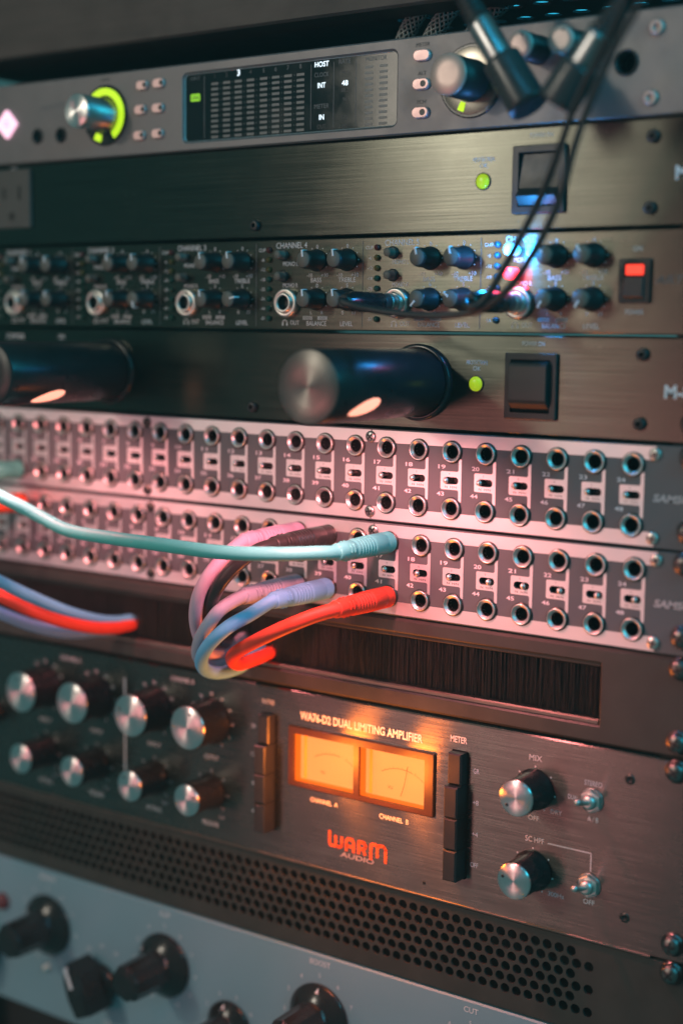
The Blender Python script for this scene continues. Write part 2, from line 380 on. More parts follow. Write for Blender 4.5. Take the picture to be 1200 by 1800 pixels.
# monitor knob on its dark glossy plate
MB().lathe(23.6, 23.0, [(16.0, 0), (16.0, 0.6), (15.5, 0.8)], 56).build('knob_plate', M_gloss, ua, (23.6, 23, 0))
MB().lathe(23.6, 23.0, [(14.6, 0.75), (14.6, 0.95), (14.4, 1.0), (8, 1.0)], 56).build('plate_disc', mat('mirror_plate', (0.16, 0.15, 0.13), 0.9, 0.22, 0.03, rvar=0.03), ua, (23.6, 23, 0))
p = arc(23.6, 23.0, 9.6, 13.6, -166, -152, 8)
MB().prism(p, 1.05, 1.35).build('lit_segment', M_green, ua, (23.6, 23, 0))
k = MB().lathe(23.6, 23.0, [(9.2, 1.0), (9.2, 1.6), (9.0, 2), (9.0, 19.4)], 56).build('knob', M_plas, ua, (23.6, 23, 0))
MB().lathe(23.6, 23.0, [(9.0, 19.4), (9.0, 20.1), (8.6, 20.5), (4, 20.5), (0.05, 20.5)], 56).build('cap', M_capg, k, (23.6, 23, 0))
for kx in (56.0, 74.9):
    k = MB().lathe(kx, 12.9, [(6.2, 0.2), (6.2, 1), (5.9, 1.4), (5.9, 15.4)], 40).build('headphone_knob', M_plas, ua, (kx, 12.9, 0))
    MB().lathe(kx, 12.9, [(5.9, 15.4), (5.9, 15.9), (5.6, 16.3), (3, 16.3), (0.05, 16.3)], 40).build('cap', M_capg, k, (kx, 12.9, 0))
    MB().lathe(kx + 1.1, 12.9 - 3.9, [(0.5, 16.2), (0.5, 16.42)], 12).build('pointer', M_plas, k, (kx, 12.9, 0))
# push buttons
M_btn = mat('button_painted_pink_light', (0.85, 0.55, 0.52), 0.45, 0.36, 0.03)  # pale buttons with pink light put into their base colour
for i, (bx, by) in enumerate(((-171.1, 9.3), (-159.8, 9.1), (-172.4, 21.4), (-160.3, 21.4), (-173.2, 34.3), (-160.6, 34.1))):
    b = MB().rbox(bx, by, 8.0, 5.0, 2.4, 0, 1.6, 0.5).build('button', M_btn, ua, (bx, by, 0))
    MB().lathe(bx + 2.2, by, [(1.3, 1.55), (1.3, 1.72)], 14).build('indicator', M_plas, b, (bx, by, 0))
for i, (bx, by, tx) in enumerate(((-2.0, 9.8, 'METER'), (-2.2, 22.3, 'ALT'), (-2.3, 34.8, 'FCN'))):
    b = MB().rbox(bx, by, 9.0, 5.2, 2.55, 0, 1.6, 0.5).build('button', M_btn, ua, (bx, by, 0))
    if i: MB().lathe(bx + 1.4, by, [(1.45, 1.55), (1.45, 1.72)], 16).build('indicator', M_plas, b, (bx, by, 0))
    T(ua, 'printed_label', tx, bx, by - 4.8, 1.7, None, M_dprint)
T(ua, 'printed_label', 'LEVEL', -197.7, 4.2, 1.7, None, M_dprint)
T(ua, 'printed_label', 'apollo', -235, 14.6, 3.2, 22, M_grayp); T(ua, 'printed_label', 'x8p', -216, 13.8, 3.0, 8, M_grayp)
MB().prism(rr(0, 0, 11.4, 11.4, 1.2), 0, 1.4).build('power_button', M_pinkl, ua).location = L(-271.8, 22.3, 0) - ORG[ua.name]
bpy.data.objects['power_button'].rotation_euler = (0, R(45), 0)
bar(ua, 'power_emblem', -274, 21, -270, 21, 0.5, mat('pink_print', (0.8, 0.2, 0.35)), 1.55)
bar(ua, 'power_emblem', -273.5, 23.2, -269.5, 23.2, 0.5, MATS['pink_print'], 1.55)
for sx, sy in ((110.1, 9.0), (108.4, 36.7)):
    sc_ = MB().lathe(sx, sy, [(3.3, 0), (3.3, 0.8), (2.7, 1.6), (1.3, 1.6), (1.2, 0.4), (0.05, 0.4)], 28).build('screw', M_capg, ua, (sx, sy, 0))

# ================================================================== 3 power conditioners
def hexscrew(parent, x, y, h=0.0, name='socket_screw'):
    s_ = MB().lathe(x, y, [(2.7, h), (2.7, h + 1.5), (2.3, h + 2.0), (1.25, h + 2.0)], 24, cap1=False).build(name, M_plas, parent, (x, y, h))
    MB().lathe(x, y, [(1.25, h + 2.0), (1.25, h + 0.4), (0.05, h + 0.4)], 6).build('socket', M_bore, s_, (x, y, h))
    return s_
def rocker(parent, cx, cy, w, hh, up=True, name='rocker_switch'):
    """square rocker: raised frame and a lever whose one half stands proud"""
    fr = plate('switch_frame', M_plas, parent, rr(cx, cy, w, hh, 0.8, 3), [rr(cx, cy, w * .76, hh * .80, 0.3, 2)], 1.8, 6.0, 0.4, at=(cx, cy, 0), outer_in=rr(cx, cy, w - .8, hh - .8, 0.5, 3))
    lw = w * .74; lh = hh * .78; y0 = cy - lh / 2; y1 = cy + lh / 2; x0 = cx - lw / 2; x1 = cx + lw / 2
    if up: prof = [(y0, -1.0), (y0 + .3, -.6), (cy + lh * .17, 1.5), (y1 - lh * .19, 4.6), (y1 - .4, 1.4), (y1, 0.6)]
    else:  prof = [(y0, 0.8), (y0 + lh * .05, 4.2), (y0 + lh * .12, 4.8), (cy + lh * .26, 4.9), (cy + lh * .33, 4.2), (y1, -.2)]
    mb = MB(); a = []; b = []
    for y, h in prof:
        mb.v += [(x0, y, h), (x1, y, h)]; a.append(len(mb.v) - 2); b.append(len(mb.v) - 1)
    n = len(prof)
    for i in range(n - 1): mb.f.append((a[i], b[i], b[i + 1], a[i + 1])); mb.sm.append(False)
    mb.v += [(x0, y1, -5), (x1, y1, -5), (x0, y0, -5), (x1, y0, -5)]; q = len(mb.v)
    mb.f += [tuple(a) + (q - 4, q - 2), tuple(b) + (q - 3, q - 1), (a[-1], b[-1], q - 3, q - 4), (a[0], b[0], q - 1, q - 2)]; mb.sm += [False] * 4
    lv = mb.build('rocker', M_plas, fr, (cx, cy, 0))
    bv = lv.modifiers.new('soft_edges', 'BEVEL'); bv.width = 0.0004; bv.segments = 2; bv.limit_method = 'ANGLE'
    return fr
def led_(parent, x, y, r, m_, name='led', h=1.6, rim=True):
    b = MB().lathe(x, y, [(r, 0), (r, h * .4), (r * .85, h * .8), (r * .5, h), (0.05, h * 1.05)], 20).build(name, m_, parent, (x, y, 0))
    if rim: MB().lathe(x, y, [(r + .5, 0), (r + .5, .5), (r + .1, .6), (r + .02, .2)], 20, cap1=False).build('bezel', M_plas, b, (x, y, 0))
    return b
for k, (y0, dx) in enumerate(((44.95, 0.0), (133.85, -1.2))):
    lab = ('black brushed power conditioner with one socket outlet at its left, second rack unit from top',
           'black brushed power conditioner with two pulled out lamp tubes, above the patch bays')[k]
    pc = thing('power_conditioner', (-101.5, y0 + 43.2, 0), lab, 'power conditioner', 'power conditioners in the rack')
    holes = [rr(58.9 + dx - .4, y0 + 22.0, 25.3, 28.8, .8, 3)]
    faceplate('faceplate', M_black, pc, y0, y0 + 43.2, holes)
    chassis(pc, y0, y0 + 43.2)
    rocker(pc, 58.9 + dx - .4, y0 + 22.0, 25.5, 29.0, up=(k == 0))
    led_(pc, 30.6 + dx, y0 + 21.75, 3.3, M_ledg, h=2.0)
    T(pc, 'printed_label', 'PROTECTION', 30.7 + dx, y0 + 12.2, 1.9, 10.6); T(pc, 'printed_label', 'OK', 30.8 + dx, y0 + 14.9, 1.9)
    T(pc, 'printed_label', 'POWER ON', 58.9 + dx, y0 + 3.4, 1.9, 11.0)
    T(pc, 'model_mark', 'M-8x', 120.3 + dx, y0 + 22.2, 5.2, None, h=0.14, align='l', bold=0.03)
    for sx, sy in ((110.3 + dx, 7.1), (110.0 + dx, 36.0), (-97.0 + dx, 37.2)): hexscrew(pc, sx, y0 + sy)
    if k == 0:
        ou = MB().rbox(-267.5, 63.0, 28, 32, 1.2, 0, 1.6, 0.6).build('outlet', M_outlet, pc, (-267.5, 63, 0))
        MB().box(-263.1, -261.0, 56, 63.5, 1.5, 1.75).build('outlet_slot', M_bore, ou, (-267.5, 63, 0))
        MB().box(-275.1, -273.2, 57, 63, 1.5, 1.75).build('outlet_slot', M_bore, ou, (-267.5, 63, 0))
        MB().lathe(-268.2, 72.4, [(2.4, 1.5), (2.4, 1.75)], 16).build('ground_hole', M_bore, ou, (-267.5, 63, 0))
        T(pc, 'printed_label', 'OUTLET', -267.5, 46.2, 1.0)
    else:
        T(pc, 'printed_label', 'DIMMER', -268, 138.3, 2.6, 14); T(pc, 'printed_label', 'ON', -232, 138.0, 2.2); T(pc, 'printed_label', '0', -232, 141.0, 1.6)
        for cx, hl in ((-0.6, 86.0), (-195.4, 84.0)):
            cy = 155.8
            MB().lathe(cx, cy, [(17.6, 0), (17.6, 2.2), (17.0, 2.8), (14.6, 2.8), (14.5, 1.0)], 56, cap1=False).build('tube_collar', M_gloss, pc, (cx, cy, 0))
            tb = MB().lathe(cx, cy, [(14.2, 0.5), (14.2, hl - 22), (15.9, hl - 21.4), (16.1, hl - 20.5), (16.1, hl - 0.6), (15.6, hl)] if k == 9 else [(14.4, 0.5), (15.4, 3), (15.9, hl - 0.8), (15.4, hl - .2)], 64).build('lamp_tube', M_tube, pc, (cx, cy, 0))
            MB().lathe(cx, cy, [(15.4, hl - .2), (15.2, hl), (8, hl), (0.05, hl)], 64).build('tube_end_cap', M_capd if cx > -50 else M_plas, tb, (cx, cy, 0))
            # lamp window on the underside of the tube, and its light falling on the patch bays
            mb = MB(); aw = []
            for hh_, wd in ((54, 4), (56, 10), (60, 14), (65, 14), (69, 11), (73, 4)):
                rg = []
                for q in range(9):
                    a = R((125 if cx > -50 else 139) + (hh_ - 64) * 0.9 + wd * (q / 4 - 1)); hh_ -= 0; rad = 15.75 + 0.25 * (hh_ / 60)
                    mb.v.append((cx + rad * math.sin(a), cy - rad * math.cos(a), hh_ - (0 if cx > -50 else 8))); rg.append(len(mb.v) - 1)
                aw.append(rg)
            for a_, b_ in zip(aw, aw[1:]):
                for q in range(8): mb.f.append((a_[q], a_[q + 1], b_[q + 1], b_[q])); mb.sm.append(True)
            mb.build('lamp_window', M_tlamp, tb, (cx, cy, 0), fix=False)
            l = bpy.data.lights.new('tube_lamp_light', 'SPOT'); l.energy = 1.2 if cx > -50 else 0.75; l.color = (1.0, 0.24, 0.25); l.spot_size = R(165); l.spot_blend = 0.6; l.shadow_soft_size = 0.007
            lo = bpy.data.objects.new('tube_lamp_light', l); C.objects.link(lo); lo.location = L(cx + 3, cy + 20.5, 80)
            lo.rotation_euler = (L(cx - 20, cy + 120, 60) - L(cx + 3, cy + 20.5, 80)).to_track_quat('-Z', 'Y').to_euler()

# ================================================================== 4 headphone amplifier, six channels
ha = thing('headphone_amplifier', (-101.5, 132.9, 0), 'dark bronze six channel headphone amplifier with rows of small knobs', 'headphone amplifier')
faceplate('faceplate', M_art, ha, 89.4, 132.7, [rr(104.5, 110.6, 14.0, 18.0, .6, 3)])
chassis(ha, 89.4, 132.7)
kn = None; jk = None; mn = None; ledp = {}
PANG = {3: (-10, -10, -10, 78), 4: (-8, -8, -6, -8), 5: (-14, -14, 222, -50), 6: (-40, -35, 212, 215), 2: (-10, -10, -10, 170), 1: (-10, -10, -10, -10)}
for c in range(1, 7):
    X = -24.75 + (c - 5) * 63.45; G = 'printed_label_%d' % c
    T(ha, G, 'CHANNEL %d' % c, X + 13.4, 92.2, 2.7, 18.6)
    T(ha, G, 'CLIP', X - 4.5, 94.2, 1.6, 4.2)
    for i in range(8):
        m_ = M_lr if i == 0 else (M_ly if i < 3 else M_lg)
        if c == 6: m_ = mat('teal_led_%d' % min(i, 1), (0.02, 0.10, 0.13), rough=0.2)
        if m_.name not in ledp:
            ledp[m_.name] = MB().lathe(X, 94.2 + i * 4.72, [(1.45, 0), (1.45, 0.9), (1.1, 1.5), (0.05, 1.8)], 16).build('led', m_, ha, (X, 94.2 + i * 4.72, 0))
        else: again(ledp[m_.name], ha, (X, 94.2 + i * 4.72, 0))
        if i: T(ha, G, ('-6', '-12', '-18', '-25', '-31', '-41', '-51')[i - 1], X - 4.2, 94.2 + i * 4.72, 1.5)
    bar(ha, G, X - 8.3, 91, X - 8.3, 131, 0.3, M_grayp)
    for i, yb in enumerate((96.7, 107.0)):
        at = (X + 8.6, yb, 0)
        if c == 6:
            o = MB().lathe(at[0], at[1], [(2.7, 0), (2.7, 5.4), (2.3, 6.0), (0.05, 6.0)], 20).build('lit_mono_button', (M_bluel, M_redb)[i], ha, at)
            if i == 0:
                MB().lathe(at[0] + 8.2, at[1] + 1.6, [(1.6, 0), (1.6, 2.0), (0.9, 2.8), (.05, 2.9)], 16).build('lit_indicator', M_bluel, ha, (at[0] + 8.2, at[1] + 1.6, 0))
            else:
                MB().lathe(at[0] + 6.0, at[1] + 6.4, [(.8, 0), (.8, 1.5), (0.4, 2.0), (.05, 2.1)], 16).build('lit_indicator', M_redb, ha, (at[0] + 6.0, at[1] + 6.4, 0))
        elif mn is None:
            mn = MB().lathe(at[0], at[1], [(2.5, 0), (2.5, 0.6), (2.05, 0.7), (2.05, 5.2), (1.75, 5.6), (0.05, 5.6)], 20).build('mono_button', M_soft, ha, at)
            MB().lathe(at[0], at[1], [(2.9, 0), (2.9, 0.9), (2.1, 1.0)], 20, cap1=False).build('bezel', M_plas, mn, at)
        else:
            o = again(mn, ha, at); again(mn.children[0], o, at)
        T(ha, G, ('MONO L', 'MONO R')[i], X + 12.8, yb + 4.3, 2.0, 9.0)
    for r_ in range(2):
        for q in range(2):
            kx = X + (28.8, 46.4)[q]; ky = (99.6, 118.0)[r_]; at = (kx, ky, 0)
            if kn is None:
                kn = MB().lathe(kx, ky, [(5.3, 0.3), (5.3, 1.2), (4.6, 1.8), (4.35, 10.2), (4.1, 11.2), (3.7, 11.6)], 40, flute=0.18, fr=(2, 3)).build('knob', M_plas, ha, at)
                MB().lathe(kx, ky, [(3.7, 11.6), (3.6, 11.75), (0.05, 11.75)], 32).build('knob_face', M_soft, kn, at)
                pm = MB().box(kx - .5, kx + .5, ky - 4.5, ky - 1.2, 10.6, 11.95, 0.1)
                pm.box(kx - .42, kx + .42, ky - 4.62, ky - 4.2, 8.0, 11.4).build('pointer', M_white, kn, at)
                o = kn
            else:
                o = again(kn, ha, at)
                for ch in kn.children: again(ch, o, at)
            o.rotation_euler = (0, R(PANG[c][r_ * 2 + q]), 0)
            for a in range(-150, 151, 30):
                if abs(a) < 140 and a != 0: dot(ha, G, kx + 6.3 * math.sin(R(a)), ky - 6.3 * math.cos(R(a)), 0.27)
    T(ha, G, '0', X + 28.8, 93.2, 1.8); T(ha, G, '0', X + 46.4, 93.2, 1.8); T(ha, G, '0', X + 28.8, 111.5, 1.8); T(ha, G, '5', X + 46.4, 111.5, 1.8)
    for dx_ in (28.8, 46.4):
        T(ha, G, '-10', X + dx_ - 4.4, 106.6, 1.8); T(ha, G, '+10', X + dx_ + 4.4, 106.6, 1.8)
    T(ha, G, 'BASS', X + 28.2, 108.9, 2.1); T(ha, G, 'TREBLE', X + 46.2, 108.9, 2.1)
    T(ha, G, 'L', X + 25.4, 124.3, 1.6); T(ha, G, 'R', X + 31.9, 124.3, 1.6); T(ha, G, '0', X + 43.9, 124.3, 1.8); T(ha, G, '11', X + 50.3, 124.3, 1.8)
    for bx in (23.4, 32.2): S(ha, G, rr(X + bx, 126.9, 5.8, 1.7, 0.2, 2), mat('grey_white_print', (0.5, 0.48, 0.5)))
    T(ha, G, 'MAIN', X + 23.4, 126.9, 1.1, 4.6, M_dprint, 0.18); T(ha, G, 'AUX', X + 32.2, 126.9, 1.1, 3.6, M_dprint, 0.18)
    T(ha, G, 'BALANCE', X + 28.6, 129.5, 2.1, 11.6); T(ha, G, 'LEVEL', X + 46.2, 129.5, 2.1, 7.4); T(ha, G, 'OUT', X + 15.6, 129.2, 2.1, 5.4)
    S(ha, G, arc(X + 9.6, 129.4, 1.25, 1.6, -95, 95, 12)); S(ha, G, rr(X + 8.3, 129.9, .8, 1.6, .2, 2)); S(ha, G, rr(X + 10.9, 129.9, .8, 1.6, .2, 2))
    at = (X + 11.5, 119.7, 0)
    if jk is None:
        jk = MB().lathe(at[0], at[1], [(7.0, 0), (7.0, 2.4), (6.5, 3.2), (5.3, 3.4), (5.15, 2.4), (4.9, 2.4), (4.8, 4.4), (4.3, 4.8), (3.5, 4.8), (3.4, 0.4), (0.05, 0.4)], 36, cap1=False).build('phone_jack', M_chrome, ha, at)
        MB().lathe(at[0], at[1], [(3.38, 3.9), (3.2, 0.9), (0.05, 0.8)], 28).build('bore', M_bore, jk, at)
        MB().lathe(at[0], at[1], [(5.25, 2.5), (4.85, 2.5)], 36, cap1=False).build('gap_ring', M_bore, jk, at)
    else:
        o = again(jk, ha, at)
        for ch in jk.children: again(ch, o, at)
fr = plate('switch_frame', M_gloss, ha, rr(104.5, 110.6, 14.4, 18.4, .8, 3), [rr(104.5, 110.6, 9.6, 14.6, .4, 2)], 1.6, 6, .4, at=(104.5, 110.6, 0), outer_in=rr(104.5, 110.6, 13.8, 17.8, .6, 3))
MB().box(99.9, 109.1, 108.6, 117.6, -4, 2.6, 0.6).build('rocker', M_plas, fr, (104.5, 110.6, 0))
MB().box(99.9, 109.1, 103.5, 108.5, -4, 1.0, 0.3).build('rocker_lit_half', M_plas, fr, (104.5, 110.6, 0))
MB().rbox(104.4, 106.0, 8.0, 4.3, .5, 0.9, 1.5, .3).build('lit_lens', M_redl, fr, (104.5, 110.6, 0))
T(ha, 'printed_label_7', 'ON', 104.9, 97.3, 1.9); T(ha, 'printed_label_7', 'POWER', 104.4, 123.4, 1.9, 8)
T(ha, 'brand_mark', 'ART', 113.6, 110.2, 3.4, 12, M_grayp, align='l', shear=0.3)
T(ha, 'brand_mark', 'HEADAMP 6', 126.5, 110.2, 2.4, 11, M_grayp, align='l')

for lx, ly, lh, col_, pw in ((47.5, 96.7, 14, (0.015, 0.36, 1.0), 0.10), (47.5, 107.0, 10, (1.0, 0.03, 0.07), 0.008)):   # light of the two lit buttons
    l = bpy.data.lights.new('button_light', 'POINT'); l.energy = pw; l.color = col_; l.shadow_soft_size = 0.003
    lo = bpy.data.objects.new('button_light', l); C.objects.link(lo); lo.location = L(lx, ly, lh)
# ================================================================== 5 patch bays
P_ = 17.76
jack0 = None; lev0 = None
def phillips(parent, x, y, r, h, m_, rot=20):
    s_ = MB().lathe(x, y, [(r, h - .3), (r, h + .35), (r * .85, h + .7), (r * .4, h + .95), (.05, h + 1.0)], 24).build('cross_screw', m_, parent, (x, y, h))
    mb = MB()
    for a in (rot, rot + 90):
        d = (math.cos(R(a)), math.sin(R(a))); n = (-d[1], d[0]); l_ = r * .62; w_ = r * .15
        mb.prism([(x + d[0] * l_ + n[0] * w_, y + d[1] * l_ + n[1] * w_), (x + d[0] * l_ - n[0] * w_, y + d[1] * l_ - n[1] * w_), (x - d[0] * l_ - n[0] * w_, y - d[1] * l_ - n[1] * w_), (x - d[0] * l_ + n[0] * w_, y - d[1] * l_ + n[1] * w_)], h + .6, h + 1.04 + (.01 if a == rot else 0))
    mb.build('cross_recess', M_bore, s_, (x, y, h))
    return s_
for u in range(2):
    ox = (0.0, 2.155)[u]; oy = 44.45 * u
    lab = ('grey and silver patch bay, upper of the two, with no plugs in its right half',
           'grey and silver patch bay, lower of the two, holding six coloured plugs')[u]
    pb = thing('patch_bay', (-101.5, 221.8 + oy, 0), lab, 'patch bay', 'patch bays in the rack')
    yt, yb, ysw = 186.9 + oy, 212.84 + oy, 200.05 + oy
    holes = []
    for n in range(1, 25):
        cx = (n - 18) * P_ + ox
        holes += [circ(cx, yt, 3.6, 20), circ(cx, yb, 3.6, 20), rr(cx - .5, ysw, 7.8, 3.3, 1.6, 4)]
    faceplate('faceplate', M_grey, pb, 178.3 + oy, 221.8 + oy, holes, 0, 2.2, 0.35)
    chassis(pb, 178.3 + oy, 221.8 + oy)
    # silver bands, notched round the jacks
    for s_, (ye, yo) in enumerate(((184.6 + oy, 178.9 + oy), (215.1 + oy, 221.2 + oy))):
        yj = (yt, yb)[s_]; sg = 1 if s_ == 0 else -1
        for mod in range(3):
            x0 = (mod * 8 + .5 - 18) * P_ + ox + (0.35 if mod else -3); x1 = (mod * 8 + 8.5 - 18) * P_ + ox - 0.35 + (1.6 if mod == 2 else 0)
            pts = [(x0, yo)]
            pts.append((x0, ye))
            for n in range(mod * 8 + 1, mod * 8 + 9):
                cx = (n - 18) * P_ + ox; dy = abs(yj - ye); hc = math.sqrt(max(.1, 4.3 ** 2 - dy * dy)); a1 = math.atan2(hc, dy)
                for q in range(7):
                    a = -a1 + 2 * a1 * q / 6; pts.append((cx + 4.3 * math.sin(a), yj - sg * 4.3 * math.cos(a)))
            pts += [(x1, ye), (x1, yo)]
            plate('silver_band', M_silv, pb, pts, [], 0.12, 0.1, at=(x0, yj, 0))
    for n in range(1, 25):
        cx = (n - 18) * P_ + ox
        flag = [(cx - 6.0, ysw - 3.7), (cx - 5.5, ysw - 4.2), (cx + 2.9, ysw - 4.2), (cx + 3.5, ysw - 4.8), (cx + 3.5, yt + 3.2), (cx + 5.0, yt + 3.2), (cx + 5.0, yb - 3.2), (cx + 3.5, yb - 3.2),
                (cx + 3.5, ysw + 4.8), (cx + 2.9, ysw + 4.2), (cx - 5.5, ysw + 4.2), (cx - 6.0, ysw + 3.7)]
        plate('silver_flag', M_silv, pb, flag, [rr(cx - .5, ysw, 7.85, 3.35, 1.6, 4)], 0.12, 0.1, at=(cx, ysw, 0))
        G = 'printed_label_%d' % ((n - 1) // 8)
        T(pb, G, str(n), cx - 5.4, yt + 7.0, 1.75, 3.9 if n > 9 else 1.9, bold=0.02); T(pb, G, str(n + 24), cx - 6.0, yb - 6.5, 1.75, 3.9, bold=0.02)
        T(pb, 'mode_print', 'T', cx - 1.3, ysw - 2.9, 0.9, None, M_dprint, 0.16); T(pb, 'mode_print', 'N  H/N', cx - .5, ysw + 2.95, 1.0, 6.2, M_dprint, 0.16)
        for yy in (yt, yb):
            at = (cx, yy, 0)
            if jack0 is None:
                jack0 = MB().lathe(cx, yy, [(4.75, 0.2), (4.75, 1.35), (4.55, 1.6), (4.3, 1.6), (4.12, 1.35), (3.3, 0.75), (3.05, 0.45), (3.0, -3)], 36, cap1=False).build('jack', M_chrome, pb, at)
                MB().lathe(cx, yy, [(5.25, 0.02), (5.25, 0.75), (5.0, 1.1), (4.72, 1.1)], 36, cap1=False).build('nut_ring', M_ring, jack0, at)
                MB().lathe(cx, yy, [(3.02, -0.2), (2.95, -12), (1.0, -12.5), (.05, -12.5)], 24).build('bore', M_bore, jack0, at)
            else:
                o = again(jack0, pb, at)
                for ch in jack0.children: again(ch, o, at)
        off = -2.3 if u == 0 else ({17: -1.4, 18: -1.0, 19: -1.4, 16: -1.2}.get(n, -1.2 if n < 16 else 1.4))
        at = (cx - .4 + off + random.uniform(-.35, .35), ysw + random.uniform(-.1, .1), 0)
        if lev0 is None:
            lev0 = MB().lathe(at[0], at[1], [(.7, -4), (.75, -.6), (1.15, -.1), (1.35, .8), (1.2, 1.6), (.7, 2.1), (.05, 2.2)], 18).build('slide_lever', M_chrome, pb, at)
            MB().box(at[0] - 5, at[0] + 5.5, at[1] - 2.4, at[1] + 2.4, -4.6, -4.0).build('slot_floor', M_bore, lev0, at)
        else:
            o = again(lev0, pb, at); again(lev0.children[0], o, at)
    for i, col in enumerate((8.5, 16.5, 24.5)):
        for j, yy in enumerate((182.2 + oy, 217.6 + oy)):
            phillips(pb, (col - 18) * P_ + ox + (.8 if i == 2 else -.3), yy, 2.75, 0.4, (M_ring, M_steel, M_chrome)[i], 20 + 37 * j + 23 * i)
    for i in range(1, 2): bar(pb, 'module_seam', (8.5 - 18) * P_ + ox, 178.9 + oy, (8.5 - 18) * P_ + ox, 185 + oy, 0.7, M_bore, 0.10)
    T(pb, 'brand_mark', 'SAMSON', 116.0 + ox, 200.5 + oy, 3.0, 21, mat('silver_mark', (0.55, 0.5, 0.52)), align='l', shear=0.25, bold=0.035)

# ================================================================== 6 brush panel
bp_ = thing('brush_panel', (-101.5, 310.7, 0), 'black cable entry panel with a long slot of dark bristles, under the patch bays', 'brush panel')
bo = rr(-101.5, 288.2, 392, 27.6, 0.5, 2); bo2 = rr(-101.5, 288.2, 393.6, 29.2, .8, 2)
faceplate('faceplate', M_vent, bp_, 267.2, 310.4, [bo], 0, 2.2, 1.4, {0: (bo2, 0.7)})
# folded lips above and below the bristles
MB().box(-297, 94, 299.6, 302.2, -6, -1.0, 0.6).build('lower_lip', mat('lip_metal', (0.22, 0.20, 0.17), 0.9, 0.35), bp_, (-101.5, 310.7, 0))
MB().box(-297, 94, 274.2, 276.4, -6, -1.6, 0.5).build('upper_lip', M_blk, bp_, (-101.5, 310.7, 0))
MB().box(-297, 94, 272, 304, -9, -7.2).build('backing', M_dark, bp_, (-101.5, 310.7, 0))
mb = MB()
for i in range(5200):
    x = random.uniform(-296, 93.4); h = random.uniform(-6.8, -2.2); ln = random.uniform(22, 24.6)
    lean = random.gauss(0, 0.25) if random.random() > .035 else random.uniform(-5, 5)
    w = random.uniform(.10, .17); q = len(mb.v); dh = random.gauss(0, .5) + (1.0 if abs(lean) > 1 else 0)
    y0 = 275.4; bow = random.gauss(0, .25)
    for t, ww in ((0, w), (.5, w), (1, w * .8)):
        mb.v += [(x + lean * t + bow * math.sin(t * 3.1) - ww, y0 + ln * t, h + dh * t), (x + lean * t + bow * math.sin(t * 3.1) + ww, y0 + ln * t, h + dh * t), (x + lean * t + bow * math.sin(t * 3.1), y0 + ln * t, h + dh * t + ww)]
    for s_ in (0, 3):
        for k in range(3): mb.f.append((q + s_ + k, q + s_ + (k + 1) % 3, q + s_ + 3 + (k + 1) % 3, q + s_ + 3 + k)); mb.sm.append(True)
tag(mb.build('bristles', M_hair, bp_, (-101.5, 310.7, 0), fix=False), None, None, None, 'stuff')

# ================================================================== 7 limiting amplifier
wa = thing('limiting_amplifier', (-101.5, 399.8, 0), 'dark brushed limiting amplifier with two orange glowing meters', 'limiting amplifier')
mwin = [rr(-52.0, 345.2, 36.6, 24.6, .4, 2), rr(-11.8, 345.2, 37.6, 24.6, .4, 2)]
slotM = rr(25.4, 355.9, 9.6, 61.4, 1.2, 3); slotR = rr(-86.8, 355.9, 9.6, 61.4, 1.2, 3)
faceplate('faceplate', M_wa, wa, 311.6, 399.6, [mwin[0], mwin[1], slotM, slotR], 0, 3.2, 0.6)
chassis(wa, 311.6, 399.6, 220, -26)
MB().box(XL + 3, 122.6, 399.0, 400.2, 0.0, 0.9, 0.3).build('bottom_lip', mat('lip_dull', (0.16, 0.15, 0.13), 0.8, 0.45), wa, (-101.5, 399.8, 0))
M_amb = mat('amber_bezel_painted_glow', (0.045, 0.016, 0.006), 0, .35, .1, 100, emit=(1.0, 0.20, 0.015), estr=.02)  # faint orange meter glow put into the bezel as emission
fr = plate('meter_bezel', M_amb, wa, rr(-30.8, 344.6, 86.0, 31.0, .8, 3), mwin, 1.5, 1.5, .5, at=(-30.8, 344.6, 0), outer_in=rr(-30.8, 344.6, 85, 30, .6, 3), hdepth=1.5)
for lx in (-52.0, -11.8):      # added lights floating before the meters, pooling orange on the panel
    l = bpy.data.lights.new('meter_glow_fill', 'POINT'); l.energy = 0.22; l.color = (1.0, 0.21, 0.02); l.shadow_soft_size = 0.008
    lo = bpy.data.objects.new('meter_glow_fill', l); C.objects.link(lo); lo.location = L(lx, 347, 23)
M_ink = mat('meter_ink', (0.10, 0.03, 0.01), 0, .6)
